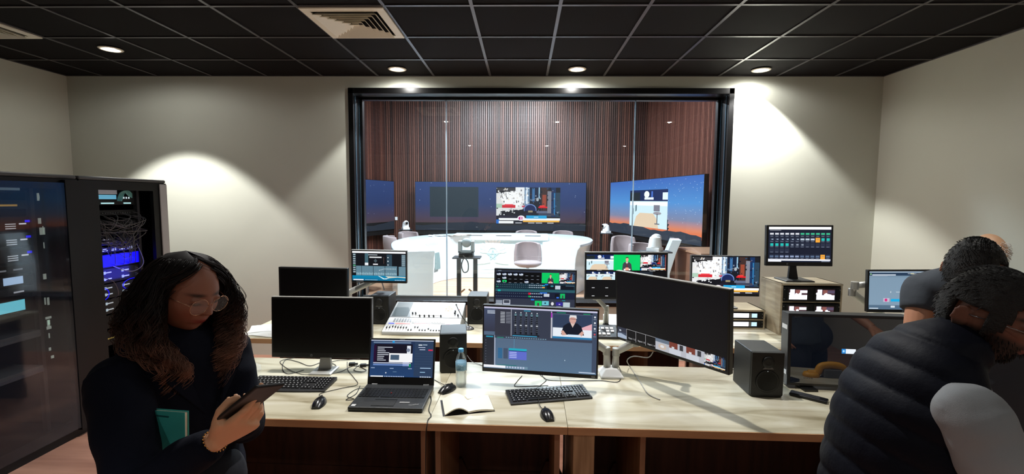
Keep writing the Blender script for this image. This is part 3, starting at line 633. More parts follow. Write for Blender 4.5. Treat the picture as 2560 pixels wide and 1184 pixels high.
# 4 vision switcher software
I = [('r', 0, 0, 1, 1, (48, 54, 72)), ('r', 0, 0, 1, .035, (44, 52, 66)), ('t', .03, .03, .03, 'ATEM', (180, 200, 215)), ('r', .005, .045, .575, .3, (3, 4, 6)), ('r', 0, .3, 1, .44, (16, 44, 58)), ('r', 0, .44, 1, .5, (44, 92, 104)), ('r', 0, .5, 1, .66, (20, 28, 54)), ('r', .03, .46, .065, .5, (20, 180, 180))]
for r_ in range(3):
    for c_ in range(8):
        x = .015+c_*.07; y = .055+r_*.085
        if (r_, c_) in ((0, 0), (0, 1), (0, 2), (0, 3), (0, 4), (1, 1), (2, 0), (2, 5)): I += [('r', x, y+.01, x+.05, y+.05, (16, 34, 70)), ('p', [(x, y+.06), (x, y+.03), (x+.02, y+.035), (x+.03, y+.02), (x+.05, y+.03), (x+.05, y+.06)], (214, 224, 238))]
        elif (r_, c_) == (2, 1): I += [('r', x, y+.01, x+.055, y+.06, (10, 200, 100)), ('r', x+.02, y+.03, x+.035, y+.06, (50, 60, 60))]
        I.append(('r', x+.01, y+.066, x+.042, y+.074, (150, 160, 175)))
I += sub(pic_green(), .58, .045, .795, .285)+sub(pic_robot(), .8, .045, .995, .285)
for y in (.335, .385, .53, .6):
    I += dashes(.01, .42, y, .012, 17, (130, 160, 180), .25)
    I += dashes(.42, .6, y-.004, .02, 8, (200, 220, 235), .5)
I += [('r', .01, .375, .035, .4, (30, 130, 90)), ('r', .59, .33, .62, .355, (20, 180, 220)), ('r', .59, .375, .62, .4, (250, 180, 70)), ('r', .415, .515, .445, .56, (210, 30, 60)), ('r', .415, .585, .445, .62, (20, 180, 90)), ('r', .62, .305, .66, .33, (30, 130, 230)), ('r', .56, .5, .65, .525, (40, 110, 220)), ('r', .65, .33, .98, .42, (10, 16, 30)), ('r', .75, .335, .815, .42, (200, 214, 226)), ('e', .71, .35, .02, .02, (50, 140, 150)),
      ('r', .61, .53, .68, .6, (200, 208, 220)), ('r', .75, .53, .8, .62, (10, 12, 24)), ('r', .815, .52, .875, .63, (10, 190, 100)), ('r', .84, .56, .855, .63, (60, 60, 66)), ('r', .77, .6, .8, .63, (60, 120, 240)), ('r', .88, .33, .99, .345, (80, 110, 130)),
      ('r', .01, .7, .09, .79, (140, 150, 165)), ('r', .0, .79, .09, .81, (225, 228, 235)), ('r', .1, .69, .19, .8, (190, 196, 208)), ('r', .11, .7, .18, .77, (60, 66, 80)), ('r', .1, .8, .19, .84, (30, 120, 210)), ('r', .45, .66, .49, .69, (20, 130, 230)),
      ('r', .5, .7, .585, .82, (10, 200, 100)), ('r', .53, .75, .555, .82, (70, 70, 60)), ('r', .5, .82, .585, .86, (120, 200, 240)), ('r', .59, .7, .675, .8, (110, 200, 214)), ('e', .63, .75, .012, .02, (20, 70, 90)), ('e', .72, .76, .018, .04, (230, 230, 235)), ('r', .765, .72, .85, .8, (50, 40, 150)), ('e', .81, .77, .012, .012, (200, 180, 250)), ('r', .77, .82, .83, .84, (200, 200, 220)), ('r', .855, .72, .94, .84, (190, 206, 214)), ('r', .84, .67, .88, .69, (20, 140, 150))]
monitor('screen with vision switcher software on the window-side desk behind the wide editing screen', (.095, 3.35, 1.080), (0, 0, .8), .608, .348, I, .95, bez=.010, chin=.018, stand=(0, .1, .24, .2, 'plate', BLACK))
# 5 editing monitor
bg = (86, 102, 124)
I = [('r', 0, 0, 1, 1, (80, 92, 114), (86, 112, 138)), ('r', 0, 0, 1, .025, (196, 194, 220)), ('r', .0, .03, .245, .4, (66, 76, 102), (52, 54, 70)), ('r', .1, .03, .25, .46, (52, 54, 66)), ('r', .245, .03, .25, .46, (180, 184, 196)), ('r', .25, .03, .6, .46, (54, 60, 76)), ('r', .6, .035, .612, .47, (190, 190, 200)), ('r', .6, .05, .612, .13, (170, 60, 190)), ('r', .61, .03, .96, .06, (40, 46, 64)),
     ('r', 0, .46, .1, .95, (40, 44, 54)), ('r', .095, .46, .105, .95, (166, 176, 196)), ('r', .1, .455, .96, .5, (56, 62, 78)), ('r', .96, .03, 1, .97, (62, 74, 96)), ('r', .02, .475, .085, .495, (40, 150, 180)), ('r', .12, .485, .18, .495, (30, 150, 120))]
for i in range(3): I.append(('r', .03, .06+.02*i, .1, .07+.02*i, (190, 200, 215)))
for i in range(8): I.append(('r', .15, .075+.024*i, .19, .084+.024*i, (200, 205, 214))); I.append(('r', .2, .075+.024*i, .24, .084+.024*i, (140, 145, 158)))
for i in range(5):
    x = .28+.048*i; I += [('r', x, .12, x+.012, .42, (16, 18, 22)), ('r', x-.012, .2, x-.004, .42, (40, 44, 56)), ('e', x+.006, .11, .011, .022, (90, 120, 130)), ('e', x+.006, .075, .005, .008, (220, 225, 230)), ('r', x-.003, .27, x+.015, .29, (200, 205, 214))]
    for k in range(8): I.append(('r', x-.003, .16+.03*k, x+.015, .165+.03*k, (110, 120, 134)))
I += [('r', .26, .425, .5, .445, (20, 24, 30)), ('r', .26, .44, .48, .455, (60, 150, 190)), ('r', .36, .035, .42, .05, (50, 140, 170)),
      ('r', .618, .07, .955, .42, (48, 62, 88)), ('r', .618, .28, .955, .42, (226, 232, 240)), ('p', [(.85, .28), (.955, .2), (.955, .3), (.87, .3)], (224, 170, 180)), ('p', [(.69, .385), (.71, .25), (.75, .2), (.83, .2), (.865, .25), (.89, .385)], (20, 26, 40)), ('p', [(.77, .2), (.81, .2), (.79, .27)], (214, 190, 180)), ('e', .79, .15, .03, .06, (206, 160, 150)), ('p', [(.758, .13), (.765, .075), (.82, .075), (.825, .13), (.8, .105), (.775, .105)], (220, 220, 222)), ('r', .768, .13, .815, .138, (110, 60, 64)), ('p', [(.69, .33), (.71, .32), (.74, .39), (.7, .4)], (206, 160, 146)), ('p', [(.87, .32), (.89, .34), (.87, .4), (.83, .4)], (206, 160, 146)), ('r', .75, .38, .86, .4, (200, 220, 240)), ('r', .618, .42, .955, .45, (40, 120, 170)), ('r', .62, .452, .95, .47, (60, 70, 92)),
      ('r', .65, .04, .73, .05, (30, 150, 110)), ('r', .88, .045, .94, .052, (20, 180, 110)), ('r', .275, .5, .2765, .66, (90, 180, 220)), ('r', .13, .66, .17, .83, (48, 100, 140)), ('r', .18, .66, .22, .83, (66, 80, 102)), ('r', .228, .66, .39, .835, (92, 106, 196)), ('r', .228, .655, .39, .69, (36, 164, 186)), ('r', .228, .69, .39, .7, (40, 50, 90)), ('r', .725, .79, .73, .805, (220, 240, 250)),
      ('r', .0, .945, .2, .985, (236, 238, 244)), ('r', .2, .945, .4, .985, (110, 140, 160)), ('r', .12, .93, .3, .942, (30, 110, 110)), ('r', .85, .965, .99, .98, (190, 205, 225))]
I += dashes(.2, .57, .475, .012, 18, (120, 160, 180))+dashes(.21, .38, .95, .03, 7, (180, 190, 214))
for k in range(4): I.append(('r', .235, .715+.027*k, .3, .727+.027*k, (180, 190, 240)))
for k in range(9): I.append(('r', .015, .54+.045*k, .022, .548+.045*k, (110, 118, 130)))
for k in range(4): I += [('e', .98, .09+.09*k, .008, .014, (225, 228, 235) if k < 3 else (210, 80, 90)), ('r', .968, .12+.09*k, .992, .128+.09*k, (150, 160, 176))]
monitor('wide screen with video editing software in the middle of the front desk', (.094, 2.42, 1.003), (-8, -.9, .1), .628, .372, I, 1.05, bez=.009, chin=.022, logo=(.29, 'bar', .01))
# 6 multiview
I = [('r', 0, 0, 1, 1, (10, 10, 12))]+sub(pic_studio(), .0, .02, .34, .37)+sub(pic_green(), .34, .02, .67, .38)+sub(pic_robot(), .675, .02, .99, .38)
I += [('r', .985, .02, .99, .38, (200, 80, 70)), ('r', .67, .4, .83, .5, (28, 36, 46)), ('r', .13, .375, .19, .385, (150, 150, 150)), ('r', .79, .385, .86, .395, (190, 190, 190))]+sub(pic_studio(), .0, .41, .17, .6)+sub(pic_studio(), .17, .41, .36, .6)
for x in (.07, .24):
    for y in (.78, .97): I.append(('r', x, y, x+.035, y+.012, (220, 220, 225)))
monitor('multi-picture screen with a green-screen presenter, on a silver arm at the right of the window', (.773, 3.40, 1.203), (-.1, -.7, -.3), .613, .352, I, 1.1, bez=.011, chin=.018, light_edge=True)
# 7 turned black monitor
I = [('r', 0, 0, 1, 1, (17, 16, 20))]
th_ = sub([('r', 0, 0, 1, 1, (70, 80, 100)), ('r', 0, .0, 1, .45, (54, 58, 74)), ('p', [(0, 1), (0, .62), (.4, .56), (1, .7), (1, 1)], (176, 192, 214)), ('e', .3, .3, .12, .08, (210, 220, 232))], 0, .835, .1, 1)
I += th_
for k, s in ((1, 'Input 1-2'), (2, 'Input 1-3'), (3, 'Input 1-4')):
    x = k*.1; I += [('r', x, .835, x+.1, .84, (190, 190, 194)), ('r', x, .835, x+.003, 1, (190, 190, 194)), ('t', x+.022, .975, .036, s, (225, 225, 228))]
I += [('r', .4, .835, .403, 1, (190, 190, 194))]+sub([('r', 0, 0, 1, 1, (196, 198, 206)), ('r', 0, 0, 1, .3, (110, 124, 142)), ('e', .5, .65, .3, .25, (214, 196, 182)), ('e', .5, .62, .14, .12, (236, 236, 240))], .4, .835, .53, 1)
for x in (.53, .68): I += sub([('r', 0, 0, 1, 1, (196, 198, 208)), ('r', .0, 0, .5, .5, (130, 66, 54)), ('r', .62, .05, .82, .5, (60, 60, 66)), ('r', 0, .55, .7, 1, (216, 220, 230)), ('r', .15, .36, .3, .52, (226, 226, 230))], x, .835, x+.15, 1)
I += sub(pic_robot(), .83, .835, .99, 1)
monitor('big dark turned monitor on the twin arm with small pictures along its bottom', (.761, 2.40, 1.148), (-54.4, 2.7, -.4), .704, .410, I, .85, bez=.010, chin=.016, light_edge=True, logo=(-.26, 'bar', .02))
# 8 workshop picture
monitor('screen with a robot workshop picture standing on the low wooden rack box', (1.616, 3.65, 1.170), (-.1, -2.4, .3), .543, .321, sub(pic_robot(), 0, 0, 1, 1), 1.15, base=.900, bez=.008, chin=.02, stand=(0, .09, .24, .14, 'plate', GREYM), side=True)
# 9 button grid
I = [('r', 0, 0, 1, 1, (26, 30, 46)), ('r', .005, 0, .995, .075, (252, 252, 253)), ('r', .02, .09, .2, .11, (120, 124, 136)), ('r', 0, .92, 1, 1, (24, 32, 52)), ('r', 0, .915, .99, .965, (240, 242, 250)), ('r', .0, .92, .21, .995, (240, 242, 250)), ('r', .85, .975, .98, .99, (150, 160, 180))]
for r_ in range(5):
    for c_ in range(12):
        if r_ == 3 and c_ > 3: continue
        x = .018+c_*.0812; y = (.16, .31, .46, .61, .79)[r_]; y0 = y
        col = (44, 50, 68)
        hot = (r_ == 1 and c_ == 9) or (r_ == 4 and c_ == 10)
        I.append(('r', x, y, x+.07, y+.13, (250, 170, 60) if hot else col))
        if hot: I.append(('r', x+.015, y+.035, x+.055, y+.065, (190, 150, 100)))
        elif (r_ == 0): I.append(('r', x+.006, y+.015, x+.064, y+.062, (222, 224, 232) if c_ < 6 else (60, 190, 140)));
        elif (r_ == 1 and c_ > 9) or (r_ == 2 and c_ < 4): I.append(('r', x+.012, y+.01, x+.06, y+.085, (40, 190, 180)))
        elif r_ == 1: I.append(('r', x+.03, y+.035, x+.06, y+.055, (180, 200, 224))) if c_ < 6 else I.append(('r', x+.004, y+.02, x+.066, y+.07, (190, 206, 220)))
        elif r_ == 2 and c_ < 7: I.append(('r', x+.02, y+.03, x+.055, y+.07, (140, 150, 166)))
        elif r_ == 4: I.append(('r', x+.006, y+.03, x+.064, y+.075, (150, 166, 200) if 1 < c_ < 6 else (90, 110, 140)))
        if not hot: I.append(('r', x+.012, y+.105, x+.056, y+.116, (130, 138, 156)))
BXZ = 1.142
monitor('screen with a grid of coloured buttons standing on top of the tall wooden rack box', (2.154, 3.60, 1.423), (-2.6, -2.8, -.4), .498, .319, I, 1.05, base=BXZ+.0005, bez=.014, chin=.032, stand=(-.0, .05, .22, .18, 'wedge', BLACK), logo=(-.09, 'hp', .007))
# 10 grey-blue screen
I = [('r', 0, 0, 1, 1, (130, 156, 178), (136, 162, 184)), ('r', 0, 0, 1, .03, (170, 190, 210)), ('r', 0, .03, 1, .11, (40, 62, 88)), ('r', .04, .075, .38, .105, (210, 220, 232)), ('e', .02, .07, .012, .022, (150, 200, 150)), ('r', 0, .115, .26, .14, (190, 204, 218)), ('r', .55, .05, .72, .065, (190, 200, 210)), ('r', .59, .045, .64, .07, (240, 236, 200)), ('r', 0, .88, 1, .885, (80, 104, 128)), ('r', 0, .89, 1, 1, (88, 114, 138)),
     ('r', .31, .52, .32, .56, (225, 235, 240)), ('r', .39, .53, .48, .55, (190, 206, 218)), ('r', .21, .7, .3, .8, (200, 190, 214)), ('e', .25, .75, .02, .04, (220, 50, 130)), ('r', .32, .72, .53, .79, (30, 176, 232)), ('r', .32, .9, .38, .95, (220, 232, 240)), ('r', .01, .96, .14, .985, (210, 224, 236)), ('r', .0, .12, 1, .15, (120, 146, 168))]
monitor('blue-grey graphics screen on a silver arm near the right wall', (2.725, 3.30, 1.129), (-9.4, .2, -2.1), .458, .308, I, .95, bez=.010, chin=.022, logo=(.0, 'hp', .007))
# 11 broadcast monitor
BC = Vector((1.765, 2.46, .957))
I = [('r', 0, 0, 1, 1, (5, 8, 14), (7, 11, 18)), ('r', .44, .46, .56, .53, (235, 242, 250)), ('r', .44, .46, .475, .53, (20, 130, 210)), ('e', .457, .495, .009, .018, (170, 220, 250))]
bm_ = monitor('deep black broadcast monitor with small blue and white message, right on the front desk', BC, (-6, -2.6, -.4), .615, .398, I, 1.0, name='broadcast_monitor', bez=.016, chin=.016, th=.085, deep=True, body=mat('broadcast_case', (34, 35, 40), .35), light_edge=False)
sc = [o for o in bpy.data.objects if o.parent == bm_ and o.name.startswith('screen')][0]
gm = scr_mat(1.0).copy(); gm.name = 'glossy_broadcast_screen'; b = gm.node_tree.nodes['Principled BSDF']; b.inputs['Roughness'].default_value = .02; b.inputs['Specular IOR Level'].default_value = .8; b.inputs['IOR'].default_value = 1.9
sc.data.materials[0] = gm
Mt = Matrix.Translation((0, 0, BC.z-DZ)) @ mrot(-6, -2.6, -.4)
for z in (.12, -.13):
    o = MB().bb((-.309, .01, z-.012), (-.307, .07, z+.012)).build('side_sticker', WHITEP, bm_); o.matrix_local = Mt
for s in (-1, 1):
    MB().box((s*.2, .02, .006), (.07, .09, .012)).build('foot', BLACK, bm_); MB().bb((s*.2-.02, .02, .012), (s*.2+.02, .07, .03)).build('foot_stem', BLACK, bm_)
o = text_part('maker_name', 'SONY', .014, Matrix.Translation((-.26, -.0015, .178)), GREYM, bm_); o.matrix_local = Mt
o = text_part('lower_maker_name', 'VIDEONE', .011, Matrix.Translation((-.20, -.002, -.158)), GREYM, bm_); o.matrix_local = Mt

# ================================================================== monitor arms
def arm(label, base, segs, r=.022, bw=.12, bm=SILV, group='silver monitor arms'):
    t = thing('monitor_arm', label, 'monitor arm', base, 0, group); b = Vector(base)
    MB().rings([[Vector((x*a, y*a, z)) for x, y in ((-bw/2, -bw/2), (bw/2, -bw/2), (bw/2, bw/2), (-bw/2, bw/2))] for a, z in ((1, 0), (1, .012), (.7, .035), (.5, .05))]).build('clamp_base', bm, t, bevel=.004)
    for s in segs:
        pts = [Vector(p)-b for p in s]
        MB().tube(pts, r, 14, flat=.8).build('arm_link', SILV, t, smooth=True)
        for p in pts[1:-1]: MB().cyl(p-Vector((0, 0, r*1.1)), p+Vector((0, 0, r*1.1)), r*1.02, 14).build('joint', SILV, t, smooth='auto', bevel=.003)
    return t
p = at(1530, 945, z=DZ)
arm('silver twin monitor arm on a white base between the editing screen and the turned monitor', (p.x, p.y+.05, DZ),
    [[(p.x-.02, p.y+.05, DZ+.05), (p.x-.025, p.y+.05, .885), (.36, 2.60, .985), (.20, 2.56, 1.0), (.115, 2.505, 1.003)], [(p.x+.028, p.y+.05, DZ+.05), (p.x+.03, p.y+.05, .88), (.66, 2.62, .945), (.86, 2.52, 1.09), (.825, 2.455, 1.148)]], bw=.13, bm=WHITEP)
arm('silver monitor arm holding the multi-picture screen', (.67, 3.60, DZ), [[(.67, 3.60, DZ+.05), (.67, 3.60, .91), (.58, 3.60, 1.0), (.66, 3.58, 1.14), (.76, 3.475, 1.2)]], .02, .07, BLACK)
arm('silver monitor arm holding the audio mixing screen', (-1.62, 3.82, DZ), [[(-1.62, 3.82, DZ+.05), (-1.62, 3.84, .9), (-1.50, 3.87, .955), (-1.19, 3.87, 1.10), (-1.19, 3.83, 1.2)]], .026, .09)
arm('silver monitor arm bent beside the blue-grey graphics screen', (3.02, 3.62, DZ), [[(3.02, 3.62, DZ+.05), (2.88, 3.55, .82), (at(2130, 738, y=3.45).x, 3.45, at(2133, 730, y=3.45).z), (at(2137, 713, y=3.42).x, 3.42, at(2137, 713, y=3.42).z), (2.60, 3.42, 1.16), (2.72, 3.375, 1.13)]], .026, .08)

# ================================================================== loudspeakers
def speaker(label, loc, rz, w=.16, d=.20, h=.236):
    t = thing('studio_speaker', label, 'speaker', loc, rz, 'black studio speakers')
    MB().bb((-w/2, .0, 0), (w/2, d, h)).build('cabinet', mat('speaker_vinyl', (24, 26, 29), .45), t, bevel=.006)
    MB().prism([(-w/2+.001, .012), (-w/2+.012, .0), (w/2-.012, .0), (w/2-.001, .012), (w/2-.001, h-.001), (-w/2+.001, h-.001)], .012, 'y', M=Matrix.Translation((0, -.012, 0))).build('baffle', mat('speaker_baffle', (8, 8, 9), .42), t, bevel=.003)
    R = Matrix.Rotation(pi/2, 3, 'X')
    wf = MB().lathe([(.052, 0), (.06, .004), (.06, .001), (.052, -.002), (.03, -.014), (.018, -.018), (.001, -.018)], 32, (0, -.012, h*.36), R=R).build('woofer', mat('woofer_rubber', (16, 16, 17), .45), t, smooth=True)
    MB().ball((0, .0, h*.36), (.017, .010, .017), 16).build('dust_cap', mat('dust_cap', (40, 40, 42), .25), wf, smooth=True)
    MB().lathe([(.001, .003), (.014, .002), (.03, .006), (.032, 0), (.001, 0)], 24, (0, -.012, h*.78), R=R).build('tweeter', mat('tweeter_grey', (10, 10, 11), .5), t, smooth=True)
    MB().prism([(-.03, h*.63), (-.018, h*.665), (0, h*.655), (.02, h*.67), (.03, h*.63)], .002, 'y', M=Matrix.Translation((0, -.0145, 0))).build('maker_badge', mat('badge_silver', (110, 110, 112), .3, metal=.6), t)
    MB().ball((0, -.0125, h*.58), (.002, .001, .002), 8).build('power_light', mat('power_led', (200, 210, 220), .4, emit=1), t)
    return t
speaker('black studio speaker on the window-side desk left of the mixing console', (-1.165, 3.66, DZ), rad(-1))
speaker('black studio speaker on the window-side desk right of the mixing console', (-.37, 3.70, DZ), rad(-1))
speaker('black studio speaker on the front desk behind the water bottle', (-.405, 2.64, DZ), rad(8))
speaker('black studio speaker on the front desk between the turned monitor and the broadcast monitor', (1.285, 2.37, DZ), rad(-2), .166, .21, .24)

# ================================================================== mixing console
t = thing('mixing_console', 'light grey digital mixing console between the two rear speakers', 'mixing console', (-.77, 3.36, DZ), rad(-1.1))
CM = mat('console_shell', (168, 168, 166), .35); CMD = mat('console_upper_grey', (112, 113, 114), .4, metal=.2)
MB().prism([(0, 0), (0, .022), (.20, .085), (.42, .16), (.42, 0)], .58, 'x', M=Matrix.Translation((-.29, 0, 0))).build('body', CM, t, bevel=.004)
sl = math.atan2(.063, .20); su = math.atan2(.075, .22)
ML = Matrix.Translation((0, 0, .0225)) @ Matrix.Rotation(sl, 4, 'X'); MU = Matrix.Translation((0, .20, .0865)) @ Matrix.Rotation(su, 4, 'X')
def onp(o, M_): o.matrix_local = M_; return o
onp(MB().bb((-.288, .0, 0), (.288, .228, .0015)).build('upper_panel', CMD, t), MU)
onp(MB().bb((-.275, .012, .0015), (-.15, .22, .003)).build('dark_gloss_patch', mat('console_dark_gloss', (54, 62, 64), .3), t), MU)  # dark reflection in the panel's gloss, put in as a tinted plate
onp(MB().bb((-.08, .03, .0015), (.11, .2, .006)).build('touch_screen', mat('console_screen_glow', (250, 250, 250), .3, emit=1.6), t), MU)
for i in range(3):
    for j in range(3): onp(MB().bb((.135+.022*i, .1+.03*j, .0015), (.15+.022*i, .118+.03*j, .004)).build('lit_button', mat('amber_button' if (i+j) % 2 else 'soft_button', (250, 205, 130) if (i+j) % 2 else (240, 225, 205), .4, emit=.9), t), MU)
onp(MB().bb((.25, .12, .0015), (.258, .13, .004)).build('lit_button', mat('red_button', (240, 70, 50), .4, emit=1), t), MU)
for x, y in ((-.115, .05), (-.09, .05), (-.05, .016), (-.012, .016), (.025, .016), (.062, .016), (.12, .016), (.225, .06), (.225, .085), (.255, .03)):
    onp(MB().lathe([(.006, 0), (.006, .014), (.004, .016)], 10, (x, y, .0015)).build('knob', BLACK, t, smooth='auto'), MU)
onp(MB().bb((-.288, .003, 0), (.288, .205, .0015)).build('fader_panel', mat('console_deck_white', (186, 186, 184), .45), t), ML)
for i in range(25):
    x = -.265+.0215*i; pos = [.055, .058, .07, .066, .06, .06, .058, .06, .03, .03, .07, .068, .03, .03, .03, .05, .032, .03, .03, .03, .03, .05, .03, .03, .03][i]
    f = onp(MB().bb((x-.001, .02, .0015), (x+.001, .1, .002)).build('fader_slot', DGREY, t), ML)
    onp(MB().bb((x-.004, pos-.007, .0015), (x+.004, pos+.007, .011)).build('fader', BLACK, t), ML)
for i in range(4):
    c_ = [(60, 70, 190), (220, 120, 120), (225, 130, 130), (150, 30, 60)][i]; xs = [(-.27, -.225), (-.215, -.1), (-.07, .06), (.18, .21)][i]
    onp(MB().bb((xs[0], .112, .0015), (xs[1], .122, .003)).build('channel_strip_lights', mat('strip_glow_%d' % i, c_, .4, emit=.7), t), ML)
onp(MB().bb((-.09, .124, .0015), (.17, .13, .0028)).build('scribble_strip', DGREY, t), ML)
for i in range(20):
    x = -.235+.0215*i; onp(MB().bb((x-.007, .14, .0015), (x+.007, .19, .003)).build('channel_buttons', mat('button_grey', (120, 120, 122), .4), t), ML)
# gooseneck microphone
p = at(1172, 822, z=DZ)
t = thing('gooseneck_microphone', 'small gooseneck microphone with round grey base beside the mixing console', 'microphone', (p.x, p.y, DZ))
MB().lathe([(.042, 0), (.042, .004), (.034, .014), (.014, .024), (.001, .026)], 28).build('base', mat('mic_base', (96, 96, 98), .3, metal=.5), t, smooth=True)
MB().tube(spline([(0, 0, .024), (-.012, 0, .05), (-.05, .01, .09), (-.085, .02, .15), (-.1, .02, .185)]), .003, 8).build('gooseneck', BLACK, t, smooth=True)
MB().ball((-.102, .02, .19), (.007, .007, .009), 12).build('mic_head', GREYM, t, smooth=True)
# switcher control panel and white controller
t = thing('switcher_panel', 'black control panel with white buttons behind the editing screen', 'control panel', (.585, 3.33, DZ), rad(-1))
MB().prism([(0, 0), (0, .018), (.16, .06), (.19, .06), (.19, 0)], .28, 'x', M=Matrix.Translation((-.14, 0, 0))).build('body', mat('panel_black', (26, 26, 28), .4), t, bevel=.005)
PM = Matrix.Translation((0, 0, .0185)) @ Matrix.Rotation(math.atan2(.042, .16), 4, 'X')
for i in range(7):
    for j in range(3):
        if (i*3+j) % 5 == 3: continue
        onp(MB().bb((-.12+.034*i, .03+.04*j, 0), (-.097+.034*i, .052+.04*j, .007)).build('white_button', mat('lit_white_button', (235, 235, 235), .4, emit=.25), t, bevel=.002), PM)
t = thing('camera_controller', 'flat white controller box at the window side of the switcher panel', 'controller', (.70, 3.62, DZ), rad(-1))
MB().prism([(0, 0), (0, .03), (.2, .07), (.2, 0)], .26, 'x', M=Matrix.Translation((-.02, 0, 0))).build('body', mat('controller_white', (205, 206, 208), .4), t, bevel=.004)
MB().lathe([(.02, 0), (.02, .006), (.008, .01), (.006, .03), (.01, .036), (.001, .04)], 16, (.1, .08, .045)).build('joystick', DGREY, t, smooth=True)

# ================================================================== wooden rack boxes
def openbox(label, x0, x1, y0, y1, z0, z1, shelves, rz=0, nm='rack_box'):
    t = thing(nm, label, 'rack box', (x0, y0, z0), rz, None); W = x1-x0; D = y1-y0; H = z1-z0; th = .014
    MB().bb((0, 0, 0), (th, D, H)).build('side_panel', W_BOX, t); MB().bb((W-th, 0, 0), (W, D, H)).build('side_panel', W_BOX, t)
    MB().bb((-.002, -.002, H-th), (W+.002, D, H)).build('top_panel', W_BOX, t); MB().bb((th, 0, 0), (W-th, D, th)).build('bottom_panel', W_BOX, t)
    MB().bb((th, D-.01, th), (W-th, D, H-th)).build('rear_panel', W_DARK, t)
    for z in shelves: MB().bb((th, 0, z-.006), (W-th, D-.01, z+.006)).build('shelf', W_BOX, t)
    return t
bx0, bx1, by = 1.975, 2.435, 3.50
openbox('tall grey-oak wooden box holding the rack preview monitors', bx0, bx1, by, 3.80, DZ, BXZ, (.128, .262))
def minipic(seed):
    R = random.Random(seed); I = [('r', 0, 0, 1, 1, (60, 40, 46)), ('r', 0, .55, 1, 1, (236, 238, 248)), ('r', .05, 0, .3, .6, (226, 226, 240)), ('r', .35, .05, .6, .45, (110, 66, 62)), ('r', .6, .1, 1, .35, (230, 232, 244) if seed % 2 else (70, 60, 80))]
    for k in range(5): x = R.random()*.8; I.append(('e', x, .4+.2*R.random(), .08, .12, (240, 242, 250)))
    return I
for k, (z, s) in enumerate(((BXZ-.014-.124, 'top'), (DZ+.134, 'middle'), (DZ+.016, 'bottom'))):
    t = thing('rack_preview_monitor', 'black rack unit with two small preview screens, %s one in the tall wooden box' % s, 'preview monitor', (bx0+.0145, by-.004, z), 0, 'twin preview monitors')
    w_ = bx1-bx0-.029; h_ = .112
    MB().bb((0, .0, 0), (w_, .05, h_)).build('front_panel', RACKB, t, bevel=.002)
    for j in (0, 1):
        x = .035+j*.205; f = MB().bb((x-.008, -.003, .008), (x+.158, 0, h_-.006)).build('screen_frame', BLACKG, t)
        picture('preview_screen', .135, .078, minipic(k*2+j+1), f, 1.7, M=Matrix.Translation((x+.075, -.0035, h_/2)))
    for sx_ in (.008, w_-.008):
        for sz in (.02, h_-.02): MB().ball((sx_, -.001, sz), .0035, 8).build('rack_screw', GREYM, t)
lx0, lx1, ly = 1.462, 1.945, 3.655
openbox('low wooden box with two lit rack strips under the workshop screen', lx0, lx1, ly, 3.93, DZ, .898, (.078,), nm='rack_box')
for z, s in ((DZ+.018, 'lower'), (DZ+.088, 'upper')):
    t = thing('rack_meter_unit', 'black rack strip with bright white display, %s one in the low wooden box' % s, 'rack unit', (lx0+.0145, ly-.004, z), 0, 'lit rack strips')
    w_ = lx1-lx0-.029; MB().bb((0, 0, 0), (w_, .05, .05)).build('front_panel', RACKB, t)
    MB().bb((.03, -.002, .008), (w_-.115, 0, .042)).build('white_display', mat('strip_display_glow', (252, 250, 255), .4, emit=1.5), t)
    MB().bb((w_-.11, -.003, .006), (w_-.095, 0, .044)).build('bracket', GREYM, t)
    MB().bb((w_-.092, -.002, .009), (w_-.05, 0, .041)).build('blue_display', mat('blue_display_glow', (180, 214, 235), .4, emit=.9), t)
    for sz in (.012, .038): MB().ball((w_-.008, -.001, sz), .003, 8).build('rack_screw', GREYM, t)

# ================================================================== small desk things
def keyboard(label, loc, rz, w, d, curved=True):
    t = thing('keyboard', label, 'keyboard', loc, rz, None)
    m = MB(); n = 12; top = []
    pts = [(-w/2, d/2), (w/2, d/2)] + [(w/2-w*i/n, -d/2-(.010*sin(pi*i/n) if curved else 0)) for i in range(n+1)]
    m.rings([[Vector((x, y, 0)) for x, y in pts], [Vector((x, y, .010+.008*(y+d/2)/d)) for x, y in pts]]); m.build('case', mat('keyboard_case', (38, 38, 40), .45), t, bevel=.002)
    KM = [mat('keycap_black', (30, 30, 32), .4), mat('key_legend', (190, 190, 192), .5)]
    sl_ = math.atan2(.008, d)
    def block(x0, x1, cols, rows=6, only=None, skip=()):
        mb = MB(); kw = (x1-x0)/cols; kd = (d-.03)/rows
        for r_ in (only or range(rows)):
            y = -d/2+.014+kd*(r_+.5)
            if r_ == 0 and cols > 10:
                spans = [(0, 1.3), (1.3, 2.5), (2.5, 3.7), (3.7, 9.4), (9.4, 10.6), (10.6, 11.8), (11.8, 13), (13, cols)]
            else: spans = [(c_+(.3*(r_ % 2) if cols > 10 and c_ > 0 else 0), c_+1+(.3*(r_ % 2) if cols > 10 and c_ < cols-1 else 0)) for c_ in range(cols)]
            for i, (a, b_) in enumerate(spans):
                if (r_, i) in skip: continue
                x = x0+(a+b_)/2*kw; ww = (b_-a)*kw-.0022; z = .0105+.008*(y+d/2)/d
                mb.box((x, y, z+.002), (ww, kd-.0025, .006), R=Matrix.Rotation(sl_, 3, 'X'), top=(.82, .82))
                if ww < .03: mb.box((x-ww*.12, y+kd*.1, z+.0053), (ww*.26, kd*.3, .0003), mi=1)
        return mb.build('key_block', KM, t)
    u = w/22.5
    block(-w/2+u*.6, -w/2+u*15.2, 14); block(-w/2+u*15.5, -w/2+u*18.3, 3, 6, (3, 4, 5)); block(-w/2+u*15.5, -w/2+u*18.3, 3, 6, (0, 1), ((1, 0), (1, 2))); block(-w/2+u*18.7, w/2-u*.5, 4)
    return t
